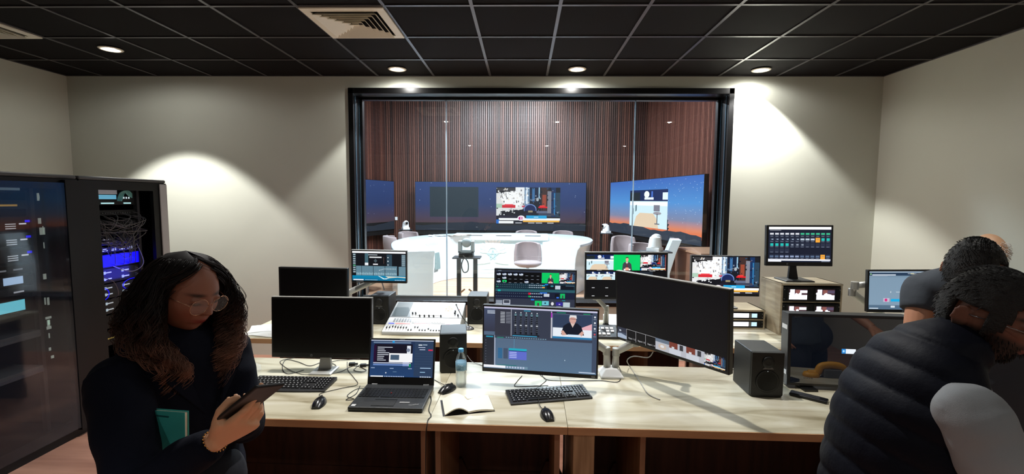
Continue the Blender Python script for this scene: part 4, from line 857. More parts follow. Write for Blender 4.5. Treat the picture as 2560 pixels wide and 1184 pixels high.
p = at(727, 962, z=DZ); keyboard('black keyboard with slightly bowed front edge on the left of the front desk', (p.x, p.y, DZ), rad(-.5), .447, .17)
p = at(1371, 989, z=DZ); k2 = keyboard('black keyboard lying askew below the editing screen', (p.x, p.y, DZ), rad(12.5), .43, .155, False)
k2c = MB().lathe([(.001, 0), (.008, 0), (.008, .0004), (.001, .0004)], 16, (-.0, .07, .019)).build('maker_badge', mat('badge_white', (215, 215, 218), .4), k2)
def mouse(label, loc, rz, s=1):
    t = thing('computer_mouse', label, 'mouse', loc, rz, None)
    rs = []
    for i in range(9):
        v = i/8; y = (-.055+.11*v)*s; hw = (.031*sin(pi*min(max(.14+.8*v, 0), 1))**.55)*s; hh = (.036*sin(pi*(.08+.84*v))**.7)*s
        rs.append([Vector((hw*cos(a), y, max(0, hh*sin(a)))) for a in [pi*k/12 for k in range(13)]])
    MB().rings(rs).build('shell', mat('mouse_shell', (24, 24, 26), .25), t, smooth='auto')
    MB().cyl((-.003*s, .03*s, .027*s), (.003*s, .03*s, .027*s), .008*s, 12).build('scroll_wheel', DGREY, t)
    return t
p1_ = at(799, 1010, z=DZ); mouse('black mouse in front of the left keyboard beside the laptop', (p1_.x, p1_.y, DZ), rad(4))
p2_ = at(1119, 976, z=DZ); mouse('black mouse half hidden behind the open notebook', (p2_.x, p2_.y, DZ), rad(-35))
p3_ = at(1367, 1040, z=DZ); mouse('black mouse at the front edge below the right keyboard', (p3_.x, p3_.y, DZ), rad(14)); 
# laptop
lx, ly_ = -.655, 2.112
t = thing('laptop', 'open black laptop on the front desk showing a dark desktop with a white window', 'laptop', (lx, ly_, DZ), rad(-.6))
LB = mat('laptop_shell', (44, 46, 48), .42)
MB().prism([(.004, 0), (0, .012), (.002, .022), (.27, .026), (.27, .004)], .362, 'x', M=Matrix.Translation((-.181, 0, 0))).build('base', LB, t, bevel=.002)
kb = MB(); 
for r_ in range(6):
    for c_ in range(19):
        if r_ == 0 and 5 < c_ < 9: continue
        x = -.165+c_*.0178; y = .122+r_*.0185
        kb.box((x+.002, y, .0262), (.0155, .016, .0022), R=Matrix.Rotation(math.atan2(.004, .268), 3, 'X'), top=(.88, .88))
kb.bb((-.06, .115, .0256), (.0, .13, .0272)); kb.build('key_block', mat('laptop_keys', (26, 27, 28), .38), t)
MB().bb((-.075, .02, .0235), (.035, .085, .0244)).build('touchpad', mat('touchpad', (34, 36, 37), .5), t)
MB().bb((-.075, .088, .0242), (.035, .1, .0254)).build('touchpad_buttons', LB, t)
MB().ball((-.015, .158, .028), .004, 8).build('pointing_stick', mat('red_rubber', (150, 30, 30), .6), t)
MB().bb((-.17, .012, .0228), (-.15, .032, .0235)).build('sticker', mat('sticker_white', (205, 205, 205), .5), t)
MB().bb((.055, .055, .0238), (.105, .067, .0246)).build('label_plate', mat('label_grey', (150, 150, 150), .5), t)
o = text_part('model_name', 'ThinkPad', .013, Matrix.Translation((.13, .035, .0238)) @ Matrix.Rotation(rad(16), 4, 'Z') @ Matrix.Rotation(-pi/2, 4, 'X'), mat('label_light', (190, 190, 190), .5), t)
lid = MB().bb((-.181, 0, .0), (.181, .008, .246)).build('lid', LB, t, bevel=.002); LM = Matrix.Translation((0, .272, .022)) @ Matrix.Rotation(rad(-13), 4, 'X'); lid.matrix_local = LM
bz = MB().bb((-.179, -.001, .001), (.179, .0, .244)).build('lid_bezel', BLACK, lid)
I = [('r', 0, 0, 1, 1, (34, 50, 82), (36, 66, 110)), ('r', 0, 0, 1, .025, (190, 200, 220)), ('r', .04, .05, .64, .09, (104, 124, 150)), ('e', .36, .05, .02, .03, (20, 150, 220)), ('r', .27, .12, .39, .16, (180, 196, 214)), ('r', .06, .11, .67, .62, (22, 20, 34)), ('r', .05, .14, .09, .62, (40, 14, 48)), ('r', .58, .15, .64, .37, (220, 226, 236)), ('e', .6, .27, .03, .05, (120, 130, 150)),
     ('r', .3, .36, .67, .6, (246, 246, 248)), ('r', .32, .4, .46, .54, (70, 90, 112)), ('r', .52, .6, .62, .7, (170, 180, 220)), ('r', .62, .62, .65, .73, (20, 130, 90)), ('r', .05, .61, .65, .64, (180, 186, 206)), ('r', .05, .66, .6, .69, (120, 150, 210)), ('r', .7, .04, 1, .98, (44, 62, 90)), ('r', .92, .24, .99, .28, (200, 50, 80)), ('r', .76, .11, .82, .14, (210, 220, 230)), ('r', .83, .11, .9, .13, (180, 200, 220)), ('r', .76, .18, .87, .2, (180, 190, 214)), ('r', .78, .24, .87, .26, (180, 190, 214)), ('r', .02, .97, .22, 1.0, (240, 244, 250)), ('r', .8, .74, .97, .76, (170, 200, 230)), ('r', .8, .85, .88, .87, (150, 190, 220)),
     ('r', .02, .75, .08, .77, (150, 170, 200)), ('r', .32, .76, .38, .78, (150, 170, 200)), ('r', .61, .76, .67, .78, (150, 170, 200)), ('r', .37, .85, .43, .87, (90, 120, 150)), ('e', .26, .89, .01, .018, (220, 226, 235))]
for k, (a, b_) in enumerate(((.11, .35), (.11, .22), (.11, .24), (.11, .3), (.11, .29), (.11, .22), (.11, .21), (.11, .25))): I.append(('r', a, .19+.05*k, b_, .21+.05*k, (200, 205, 216)))
for k in range(6): I.append(('r', .71, .36+.07*k, .99, .362+.07*k, (80, 104, 134)))
I += dashes(.24, .56, .972, .026, 12, (170, 190, 225))+dashes(.8, .98, .972, .026, 5, (190, 205, 225), .8)
I = sub(I, 0, 0, 1, 1)
picture('screen', .344, .195, I, lid, 1.0, cen=(0, .140), M=Matrix.Translation((0, -.0012, 0)))
text_part('lid_maker_name', 'lenovo', .010, Matrix.Translation((0, -.0014, .2395)), mat('label_light'), lid)
for s in (-1, 1): MB().cyl((s*.14-.015, .272, .024), (s*.14+.015, .272, .024), .0055, 10).build('hinge', GREYM, t)
# water bottle
p = at(1152, 966, z=DZ)
t = thing('water_bottle', 'small clear plastic water bottle with blue cap and blue label', 'bottle', (p.x, p.y+.01, DZ))
PET = mat('clear_plastic', (235, 242, 245), .06, trans=1, ior=1.33, alpha=.45)
MB().lathe([(.001, .006), (.02, 0), (.028, .006), (.03, .02), (.0285, .05), (.03, .055), (.0285, .07), (.0295, .078), (.0295, .14), (.028, .15), (.022, .172), (.0135, .188), (.012, .2), (.011, .2), (.0125, .186), (.021, .17), (.027, .15), (.0282, .14), (.0282, .02), (.018, .004), (.001, .008)], 32).build('bottle_body', PET, t, smooth=True)
MB().lathe([(.001, .01), (.026, .01), (.0275, .03), (.0275, .165-.055), (.001, .11)], 28).build('water', mat('water', (220, 235, 240), .02, trans=1, ior=1.33, alpha=.35), t, smooth=True)
MB().lathe([(.0298, .095), (.0302, .095), (.0302, .14), (.0298, .14)], 32).build('label_band', mat('bottle_label', (132, 180, 206), .5, alpha=.8), t, smooth=True)
MB().lathe([(.0145, .193), (.0148, .208), (.013, .211), (.001, .211)], 28).build('cap', mat('cap_blue', (92, 168, 222), .45), t, smooth='auto')
sq = MB()
for k, pts in enumerate(([(-.018, .102), (-.014, .100), (-.012, .105), (-.008, .101), (-.005, .105), (-.002, .101)], [(-.001, .113), (-.0005, .101), (.003, .100), (.006, .103), (.009, .100), (.012, .104), (.016, .103), (.017, .108)], [(-.007, .098), (-.006, .0965)], [(.01, .111), (.014, .113), (.017, .112)])):
    sq.tube([(x, -math.sqrt(max(.0306**2-x*x, 0)), z) for x, z in pts], .0009, 5)
sq.build('label_script', mat('script_navy', (20, 26, 50), .5), t)
sq = MB(); sq.tube([(x, -math.sqrt(.0306**2-x*x), z) for x, z in ((-.012, .126), (-.008, .132), (-.003, .124), (.002, .13), (.006, .122), (.013, .126))], .0012, 5); sq.build('label_emblem', mat('emblem_pale', (226, 240, 246), .5), t)
# open notebook
p = at(1166, 1022, z=DZ)
t = thing('open_notebook', 'open notebook with blank cream pages beside the laptop', 'notebook', (p.x-.005, p.y+.035, DZ), rad(14))
PG = mat('notebook_page', (238, 232, 214), .75)
def page(sg, w, d, arc, th, lift=0):
    top = []; n = 10
    pts = [(sg*w*i/n, th+arc*sin(pi*min(1, (i/n)*.95+.05))*(1-i/n*.35)+lift*(i/n)) for i in range(n+1)]
    m = MB(); r0 = [Vector((x, -d/2, z)) for x, z in pts]+[Vector((x, -d/2, max(.001, z-th if z-th > 0 else 0))) for x, z in pts[::-1]]
    r1 = [Vector((v.x, d/2, v.z)) for v in r0]; m.rings([r0, r1]); return m
page(-1, .112, .17, .032, .006, 0).build('left_pages', PG, t, smooth='auto', bevel=.0005)
page(1, .125, .17, .008, .009, 0).build('right_pages', PG, t, smooth='auto', bevel=.0005)
MB().bb((-.122, -.089, 0), (.129, .089, .0012)).build('cover', mat('notebook_cover', (34, 30, 30), .6), t)
MB().box((.04, .075, .0155), (.07, .05, .0008), rz=rad(12)).build('loose_page', PG, t)
ln = MB()
for k in range(5): ln.bb((.02, .05-.022*k, .0167), (.09-.01*(k % 2), .0508-.022*k, .0169))
# black remote
p = at(2021, 995, z=DZ)
t = thing('remote_control', 'flat black handset lying in front of the broadcast monitor', 'remote control', (p.x, p.y, DZ), rad(-40))
MB().bb((-.085, -.026, 0), (.085, .026, .016)).build('body', mat('remote_body', (20, 20, 22), .3), t, bevel=.006, seg=3)
MB().bb((-.078, -.02, .0155), (.05, .02, .0168)).build('key_field', mat('remote_face', (38, 38, 42), .5), t)
# headset in plastic bag at the left, power bricks, cables
p = at(612, 932, z=DZ)
t = thing('coiled_lead', 'coiled black lead with yellow tag in clear plastic bag, left end of front desk', 'coiled cable', (p.x, p.y, DZ))
mb = MB()
for k in range(5): mb.tube([(.045*cos(a)*(1-.05*k), .03*sin(a), .012+.008*k+.004*sin(3*a+k)) for a in [2*pi*i/24 for i in range(25)]], .0045, 6)
mb.build('coil', CABLE, t, smooth=True)
MB().bb((-.012, -.04, .02), (.0, -.03, .042)).build('yellow_tag', mat('yellow_tag', (226, 200, 30), .5), t)
MB().cyl((.02, -.015, .018), (.06, -.0, .018), .016, 14).build('plug', BLACK, t, smooth='auto')
bag = MB()
rs = []
for i in range(7):
    v = i/6; r = .075*sin(pi*(.12+.8*v))**.6; rs.append([Vector((.02+r*cos(a)*1.05*(1+.1*sin(5*a+i)), r*sin(a)*.7*(1+.12*sin(4*a-i)), .002+.055*v*(1+.08*sin(3*a)))) for a in [2*pi*k/20 for k in range(20)]])
bag.rings(rs).build('plastic_bag', mat('clear_bag', (235, 240, 245), .12, alpha=.14, spec=.8), t, smooth=True)
for q, (px, py) in enumerate(((880, 913), (908, 916))):
    p = at(px, py, z=DZ); t = thing('small_adapter', 'small black cable adapter behind the laptop, %s one' % ('left' if q == 0 else 'right'), 'adapter', (p.x, p.y, DZ), rad(10), 'small adapters')
    MB().bb((-.018, -.012, 0), (.018, .012, .018)).build('case', BLACK, t, bevel=.003); MB().cyl((.018, 0, .009), (.035, 0, .009), .006, 10).build('plug', BLACK, t)
dz = DZ+.003
def dp(px, py, h=0): v = at(px, py, z=DZ); return (v.x, v.y, dz+h)
cable('loose_cable', 'black cable from the left mouse to behind the laptop', [(p1_.x-.005, p1_.y+.055, dz+.008), dp(800, 985), dp(850, 972), dp(893, 962), dp(885, 945), dp(870, 925), dp(868, 905)], .0017)
cable('loose_cable', 'tangled black cable behind the laptop and the large black monitor', [dp(760, 925), dp(720, 935), dp(706, 920), dp(715, 900), dp(745, 905), dp(775, 915), dp(810, 905), dp(840, 915), dp(815, 935), dp(850, 930), dp(885, 915), dp(915, 925), dp(905, 930), dp(885, 925), dp(900, 912)], .002)
cable('loose_cable', 'thin black cable looping left of the laptop', [dp(925, 975), dp(895, 972), dp(868, 990), dp(885, 998), dp(865, 1000), dp(890, 985), dp(900, 965)], .0018)
cable('loose_cable', 'thin black cable crossing the desk behind the large black monitor', [dp(735, 895), dp(700, 905), dp(735, 930), dp(780, 935), dp(830, 905), dp(870, 900), dp(900, 898)], .0018)
cable('loose_cable', 'black cable from the mouse behind the notebook to the laptop', [(p2_.x-.02, p2_.y+.04, dz+.01), dp(1095, 955), dp(1084, 950), dp(1075, 960)], .0018)
cable('loose_cable', 'thin cable running over the desk edge beside the notebook', [dp(1074, 985), dp(1078, 1000), dp(1072, 1025), dp(1078, 1040), dp(1070, 1050), (at(1070, 1056, z=DZ).x, 2.0, DZ-.0), (at(1070, 1056, z=DZ).x-.005, 1.992, DZ-.06), (at(1070, 1056, z=DZ).x-.01, 2.01, .4), (at(1070, 1056, z=DZ).x, 2.05, .02)], .0022)
cable('loose_cable', 'black keyboard lead looping under the editing screen', [dp(1370, 972, .016), dp(1350, 965), dp(1290, 966), dp(1292, 955), dp(1305, 940)], .002)
cable('loose_cable', 'black mouse lead crossing the right keyboard', [(p3_.x-.01, p3_.y+.05, dz+.006), dp(1350, 1018, .004), dp(1345, 1003, .02), dp(1340, 985, .024), dp(1350, 965), dp(1365, 950), dp(1350, 938)], .0018)
cable('loose_cable', 'black cable lying right of the editing screen to the twin arm', [dp(1355, 938), dp(1370, 950), dp(1430, 952), dp(1500, 952), dp(1545, 955), dp(1552, 935), dp(1548, 918)], .002)
cable('power_lead', 'grey lead hanging in a loop under the turned monitor', [at(1633, 878, y=2.5), at(1620, 893, y=2.55), at(1585, 890, y=2.6), at(1568, 900, y=2.62), at(1575, 920, z=DZ)+Vector((0, 0, .01)), dp(1600, 955), dp(1620, 985), dp(1650, 1000)], .003, mat('grey_lead', (150, 148, 142), .5))
cable('power_lead', 'pale lead between the front speaker and the editing screen', [at(1168, 888, y=2.84), at(1180, 903, y=2.8), dp(1200, 912), dp(1215, 918)], .002, mat('grey_lead'))
cable('loose_cable', 'black lead behind the right front speaker', [dp(1822, 930), dp(1840, 920), dp(1865, 915)], .002)
# papers on the rear desk end
t0 = thing('paper_stack', 'spread of white printed sheets on the left end of the window-side desk', 'papers', (-1.93, 3.42, DZ), 0)
PWH = mat('white_paper')
for k, (dx, dy, a) in enumerate(((-.02, .0, 8), (.08, -.05, -14), (.16, .03, 5), (-.05, .09, 25), (.1, .12, -6))):
    MB().box((dx, dy, .002+.0012*k), (.297, .21, .0008), rz=rad(a)).build('sheet', PWH, t0)
t = thing('notepad', 'brown clipboard lying behind the white sheets on the window-side desk', 'clipboard', (-1.78, 3.70, DZ), rad(5)); MB().bb((-.11, -.08, 0), (.11, .08, .008)).build('board', mat('clipboard_brown', (140, 120, 90), .6), t); MB().bb((-.105, -.075, .008), (.105, .075, .01)).build('top_sheet', PWH, t)

# ================================================================== server racks (front faces look to +x)
RX = -3.25
def rack(label, y0, y1, H=1.918):
    t = thing('server_rack', label, 'server rack', (RX, (y0+y1)/2, 0), pi/2, 'server racks'); hw = (y1-y0)/2-.002
    MB().bb((-hw, .02, .0), (-hw+.03, 1.0, H-.03)).build('side_panel', RACKB, t); MB().bb((hw-.03, .02, 0), (hw, 1.0, H-.03)).build('side_panel', RACKB, t)
    MB().bb((-hw, 0, H-.03), (hw, 1.0, H)).build('roof', mat('rack_roof', (70, 70, 72), .4), t, bevel=.012, seg=3)
    MB().bb((-hw, .02, 0), (hw, 1.0, .06)).build('plinth', RACKB, t); MB().bb((-hw, .98, .06), (hw, 1.0, H-.03)).build('rear_panel', RACKB, t)
    MB().bb((-hw, .0, .06), (-hw+.15, .03, H-.03)).build('front_post', RACKB, t); MB().bb((hw-.15, .0, .06), (hw, .03, H-.03)).build('front_post', RACKB, t)
    MB().bb((-hw+.15, 0.0, H-.10), (hw-.15, .03, H-.03)).build('front_header', RACKB, t); MB().bb((-hw+.15, 0.0, .06), (hw-.15, .03, .14)).build('front_sill', RACKB, t)
    return t, hw
r1, hw = rack('black glass-doored server rack at the left edge, nearest the camera', 2.50, 3.285)
dr = MB().bb((-hw+.03, -.03, .08), (hw-.12, -.022, 1.86)).build('glass_door', mat('smoked_glass', (40, 42, 50), .03, alpha=.28, spec=.8, coat=1), r1)
MB().bb((-hw+.0, -.034, .06), (-hw+.03, -.002, 1.88)).build('door_frame', RACKB, r1); MB().bb((hw-.12, -.034, .06), (hw-.02, -.002, 1.88)).build('door_frame', RACKB, r1)
r2, hw2 = rack('open black server rack with grey cables and a blue glow behind the woman', 3.295, 4.12)
MB().bb((hw2-.085, -.012, .04), (hw2-.004, -.001, 1.88)).build('silver_edge_post', mat('silver_post', (176, 177, 180), .3), r2, bevel=.008)
def unit(label, yc, z, h, items, name='rack_server', w=.46, depth=.45, glow=1.0, body=RACKB, inset=.10, cat='rack unit'):
    t = thing(name, label, cat, (RX-inset, yc, z), pi/2)
    MB().bb((-w/2, 0, 0), (w/2, depth, h-.003)).build('chassis', body, t, bevel=.001)
    for it in items:
        nm, x0, z0, x1, z1, col, em = it
        MB().bb((-w/2+x0*w, -.004, z0*h), (-w/2+x1*w, 0, z1*h)).build(nm, mat('rk_%d_%d_%d_%g' % (col+(em,)), col, .4, emit=em), t)
    return t
Y2 = 3.66
# supports (mounting rails) inside rack 2 and 1
for r_, yc in ((r2, Y2), (r1, 2.8)):
    yo = yc-r_.location.y
    for s in (-1, 1): MB().bb((yo+s*.245-.012, .085, .08), (yo+s*.245+.012, .12, 1.86)).build('mounting_rail', mat('rail_dark', (48, 48, 52), .4), r_)
def z_at(py, y): return at((RX*1145.7/y)+1307, py, x=RX-.1).z if False else CAMZ-(py-493)/1145.7*y
def cells(n, x0, x1, z0, z1, col, em, nm='indicator'): 
    s = (x1-x0)/n; return [(nm, x0+i*s, z0, x0+i*s+s*.55, z1, col, em) for i in range(n)]
unit('cyan-lit patch panel at the top of the open rack', Y2, 1.70, .13, [('cyan_panel', .04, .35, .6, .62, (92, 160, 190), .8), ('grey_panel', .04, .66, .62, .95, (130, 128, 132), .5), ('socket_block', .72, .3, .9, .55, (10, 14, 16), 0), ('pale_light', .3, .06, .55, .14, (170, 220, 225), .9), ('pale_light', .75, .06, .9, .14, (170, 220, 225), .9)]+cells(3, .74, .9, .38, .5, (220, 240, 245), 1), 'network_panel_unit')
mb = MB()
for k in range(4): mb.tube(spline([(RX-.09+.01*k, Y2+.05, 1.73), (RX-.07, Y2+.06+.012*k, 1.80), (RX-.06, Y2+.12, 1.815-.012*k), (RX-.09, Y2+.19, 1.79-.01*k)]), .005, 6)
tag(mb.build('cyan_patch_leads', mat('cyan_lead', (120, 190, 190), .5), smooth=True), 'bunch of pale cyan leads arching over the top patch panel', 'cables', kind='stuff')
unit('network switch with a green light under the patch panel', Y2, 1.615, .045, [('green_light', .04, .3, .12, .6, (120, 230, 60), 1.2)]+cells(12, .3, .9, .3, .5, (50, 52, 54), 0, 'port'), 'network_switch')
unit('network switch behind the grey cable tangle, upper', Y2, 1.53, .045, cells(16, .1, .9, .3, .6, (46, 46, 50), 0, 'port'), 'network_switch')
unit('network switch behind the grey cable tangle, lower', Y2, 1.45, .045, cells(16, .1, .9, .3, .6, (46, 46, 50), 0, 'port'), 'network_switch')
unit('rack unit with a brass-coloured strip above the blue glow', Y2, 1.375, .05, [('brass_strip', .25, .3, .55, .55, (120, 108, 60), .25), ('pale_light', .2, .9, .4, .96, (220, 226, 230), .6)], 'rack_unit')
unit('rack unit with a row of white lights right above the blue glow', Y2, 1.315, .045, cells(5, .1, .95, .3, .45, (190, 205, 210), .8, 'white_light')+cells(5, .1, .95, .6, .72, (190, 205, 210), .6, 'white_light'), 'rack_unit')
bu = unit('blue glowing rack unit with deep blue front in the open rack', Y2, 1.19, .115, [('blue_front', .0, .1, 1, .92, (4, 2, 235), 1.5), ('blue_streak', .1, .5, .9, .54, (60, 60, 255), 1.6), ('blue_streak', .2, .75, .8, .78, (60, 60, 255), 1.6)], 'blue_lit_unit')
l = bpy.data.lights.new('blue_led_light', 'AREA'); l.energy = 1.3; l.size = .3; l.color = (.05, .05, 1); o = bpy.data.objects.new('blue_led_light', l); COL.objects.link(o); o.parent = bu; o.location = (0, -.02, .05); o.rotation_euler = (pi/2, 0, 0)
for k in range(3):
    z = 1.07-.125*k; it = []
    for c_, x in enumerate((.02, .26, .62, .9)):
        for zz in (.25, .68):
            it.append(('drive_handle', x, zz, x+(.15 if c_ in (1, 2) else .07), zz+.07, (186, 198, 204) if c_ in (1, 2) else (80, 80, 96), .55 if c_ in (1, 2) else .1)); it.append(('drive_latch', x, zz-.06, x+.04, zz+.13, (170, 184, 192) if c_ in (1, 2) else (60, 60, 76), .45 if c_ in (1, 2) else .1))
    unit('storage unit with pale drive handles, %s of three under the blue unit' % ('top', 'middle', 'bottom')[k], Y2, z, .118, it, 'storage_server', body=mat('storage_navy', (12, 13, 22), .4))
unit('dark power unit with a grey label low in the open rack', Y2, .70, .11, [('grey_label', .45, .2, .62, .98, (84, 86, 94), .15)], 'power_unit')
unit('dark rack unit with a yellow strip low in the open rack', Y2, .56, .12, [('yellow_strip', .05, .45, .4, .52, (160, 140, 70), .4), ('blue_dot', .7, .4, .74, .45, (40, 30, 200), 1)], 'rack_unit')
random.seed(11)
GC = mat('grey_patch_cable', (92, 90, 92), .55)
mb = MB()
for k in range(46):
    y0 = Y2-.2+.4*random.random(); z0 = 1.4+.24*random.random(); y1 = Y2-.2+.42*random.random(); z1 = z0-.02-.12*random.random(); dep = .02+.1*random.random()
    mb.tube(spline([(RX-.10, y0, z0), (RX-.10+dep, y0+.02, z0-.03), (RX-.09+dep, (y0+y1)/2, min(z0, z1)-.05*random.random()), (RX-.10+dep*.7, y1, z1), (RX-.10, y1+.01, z1+.02)], 6), .0028, 5)
for k in range(6):
    y0 = Y2-.2+.38*random.random(); mb.tube(spline([(RX-.1, y0, 1.5), (RX-.03, y0-.03, 1.4), (RX-.03, y0-.02, 1.27), (RX-.1, y0+.05, 1.2)], 6), .003, 5)
tag(mb.build('patch_cable_tangle', GC, smooth=True), 'tangle of thin grey patch cables in the upper half of the open rack', 'cables', kind='stuff')
cable('patch_cable', 'pale cable arching in front of the blue unit in the open rack', [(RX-.1, Y2-.02, 1.2), (RX-.05, Y2+.1, 1.14), (RX-.03, Y2+.2, 1.2), (RX-.1, Y2+.225, 1.36)], .003, mat('pale_cable', (170, 168, 175), .5))
cable('patch_cable', 'grey cable hanging from the left post over the storage units', [(RX-.0, 3.44, 1.14), (RX+.01, 3.52, 1.09), (RX-.02, 3.585, .98), (RX-.1, 3.60, .93)], .003, mat('dim_cable', (104, 98, 104), .5))
for q, (a0, b0, c0, d0) in enumerate(((3.80, 1.03, .10, .045), (3.50, .99, .07, .05))):
    cable('blue_lit_lead', 'blue-lit lead curled over the storage units, %s one' % ('right', 'left')[q], [(RX-.08, a0+c0*cos(a), b0+d0*sin(a)) for a in [2*pi*i/10 for i in range(11)]], .003, mat('blue_lead', (10, 8, 220), .4, emit=1.2))  # blue light falling on the leads, put in as emission
# rack 1
Y1 = 2.80
L1 = [(.9, .96)]
unit('device with blue-white panels at the top of the glass-doored rack', Y1, 1.79, .06, [('blue_panel', .1, .2, .45, .9, (70, 120, 170), .7), ('pale_panel', .5, .2, .9, .9, (110, 130, 140), .5)])
unit('device with a yellow strip in the glass-doored rack', Y1, 1.68, .06, [('yellow_strip', .42, .3, .85, .5, (190, 150, 60), .6)])
for k in range(3):
    z = 1.54-.105*k
    unit('server with blue light and white bars, %s of three in the glass-doored rack' % ('top', 'middle', 'bottom')[k], Y1, z, .09, [('cyan_knob', .05, .2, .28, .75, (50, 110, 170), .6), ('blue_light', .94, .55, 1.0, .72, (30, 20, 230), 1.5), ('white_light', .86, .4, .95, .5, (220, 225, 235), 1)]+[('white_bar', x, q, x+.13, q+.07, (200, 206, 214), .8) for x in (.4, .68) for q in (.1, .26, .42)])
unit('device with small white lights above the pale display', Y1, 1.26, .05, cells(4, .1, .95, .3, .5, (150, 156, 165), .5, 'white_light'))
unit('server with a small pale blue display in the glass-doored rack', Y1, 1.17, .07, [('pale_display', .6, .2, .85, .9, (170, 200, 235), 1.1)])
unit('device with two pairs of white bars between the displays', Y1, 1.11, .05, [('white_bar', .4, .3, .5, .5, (190, 195, 205), .7), ('white_bar', .72, .3, .85, .5, (190, 195, 205), .7)])
unit('server with a wide cyan display in the glass-doored rack', Y1, .99, .095, [('cyan_display', .35, .15, .85, .9, (110, 205, 225), 1.1)])
unit('pull-out shelf unit low in the glass-doored rack', Y1, .80, .05, [('shelf_edge', .0, .1, 1, .5, (90, 92, 96), 0)], body=mat('shelf_grey', (90, 92, 95), .4), inset=.08)
unit('second pull-out shelf unit low in the glass-doored rack', Y1, .55, .05, [('shelf_edge', .0, .1, 1, .5, (80, 82, 92), 0)], body=mat('shelf_grey'), inset=.08)
mb = MB(); random.seed(5)
for k in range(16): z = 1.75-1.2*random.random(); mb.bb((RX-.09, 3.075+.03*random.random(), z), (RX-.085, 3.085+.03*random.random(), z+.015+.04*random.random()))
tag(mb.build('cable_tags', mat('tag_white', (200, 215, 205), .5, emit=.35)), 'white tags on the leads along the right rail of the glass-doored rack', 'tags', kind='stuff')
# ================================================================== people
def frame(o, fwd, up=(0, 0, 1)):
    F = Vector(fwd).normalized(); Y = -F; U = Vector(up); U = (U-Y*U.dot(Y)).normalized(); X = Y.cross(U)
    return Matrix(((X.x, Y.x, U.x, o[0]), (X.y, Y.y, U.y, o[1]), (X.z, Y.z, U.z, o[2]), (0, 0, 0, 1)))
def g1(x, m, s): return math.exp(-((x-m)/s)**2)
def head_pts(nu=88, nv=64, grow=0, fem=1):
    vs = []
    for j in range(nv+1):
        ph = pi*(j+.001)/(nv+.002)
        for i in range(nu):
            th = 2*pi*i/nu; ux, uy, uz = sin(ph)*sin(th), -sin(ph)*cos(th), cos(ph)
            fr = max(0, -uy); lo = max(0, -uz)
            x = .076*ux; y = .098*uy; z = .117*uz
            x *= 1-.30*lo**1.5*(.6+.6*fr); 
            if uy < 0: y *= .95-.02*abs(uz)
            else: y *= 1-.25*lo; 
            if uz < -.45 and uy > 0: z *= 1-.28*uy
            x *= 1-.05*g1(z, .03, .03)*fr
            if uy < -.05:
                w = min(1, fr*1.8)
                d = 0
                nz = max(0, min(1, (.03-z)/.052)) if z > -.022 else max(0, 1-(-.022-z)/.011)
                d += .025*nz**1.15*g1(x, 0, .0085+.006*nz)
                d += .007*g1(abs(x), .0125, .006)*g1(z, -.022, .008)
                d += .004*g1(z, .033, .010)*g1(abs(x), .028, .026)
                d -= .011*g1(abs(x), .031, .014)*g1(z, .012, .012)
                d += .005*g1(abs(x), .031, .011)*g1(z, .010, .008)
                d += .005*g1(abs(x), .042, .016)*g1(z, -.018, .02)
                d += .0085*g1(x, 0, .020)*(g1(z, -.048, .0048)+g1(z, -.0585, .0052)) - .004*g1(x, 0, .02)*g1(z, -.0532, .0022)
                d += .004*g1(x, 0, .03)*g1(z, -.053, .016)
                d += .010*g1(x, 0, .022)*g1(z, -.092, .018) - .004*g1(x, 0, .02)*g1(z, -.070, .007)
                y -= d*w
            v = Vector((x, y, z)); 
            if grow: v += v.normalized()*grow
            vs.append(v)
    fs = []
    for j in range(nv):
        for i in range(nu): i2 = (i+1) % nu; fs.append((j*nu+i, (j+1)*nu+i, (j+1)*nu+i2, j*nu+i2))
    vs_f = fs+[tuple(range(nu))[::-1], tuple(nv*nu+i for i in range(nu))]
    return vs, vs_f
def add_head(mb, H, sc=1.0):
    v, f = head_pts(); mb.add([p*sc for p in v], f, 0, H)
    for s in (-1, 1): mb.ball(H @ (Vector((s*.030, -.0775, .0150))*sc), (.0145, .0145, .0095), 14)   # upper eyelids
    for s in (-1, 1):      # ears
        rs = []
        for k, (a, b, c_, d_) in enumerate(((.068, .0, .020, .010), (.078, .004, .026, .016), (.086, .009, .030, .018), (.088, .010, .024, .013))):
            rs.append([Vector((s*a*sc+s*.003*cos(t)*sc, (b+.012+d_*cos(t))*sc, (.0+c_*sin(t)*1.05-.004)*sc)) for t in [2*pi*q/18 for q in range(18)]])
        mb.add([p for r in rs for p in r], [(i*18+k, i*18+(k+1) % 18, (i+1)*18+(k+1) % 18, (i+1)*18+k) for i in range(3) for k in range(18)]+[tuple(range(18)), tuple(range(54, 72))[::-1]], 0, H)
def skin_mat(name, col, rough=.5):
    m = mat(name, col, rough); nt = m.node_tree; b = nt.nodes['Principled BSDF']
    a = nt.nodes.new('ShaderNodeAttribute'); a.attribute_name = 'Tone'
    nt.links.new(a.outputs['Color'], b.inputs['Base Color']); b.inputs['Subsurface Weight'].default_value = .08; b.inputs['Subsurface Radius'].default_value = (.01, .004, .002)
    return m
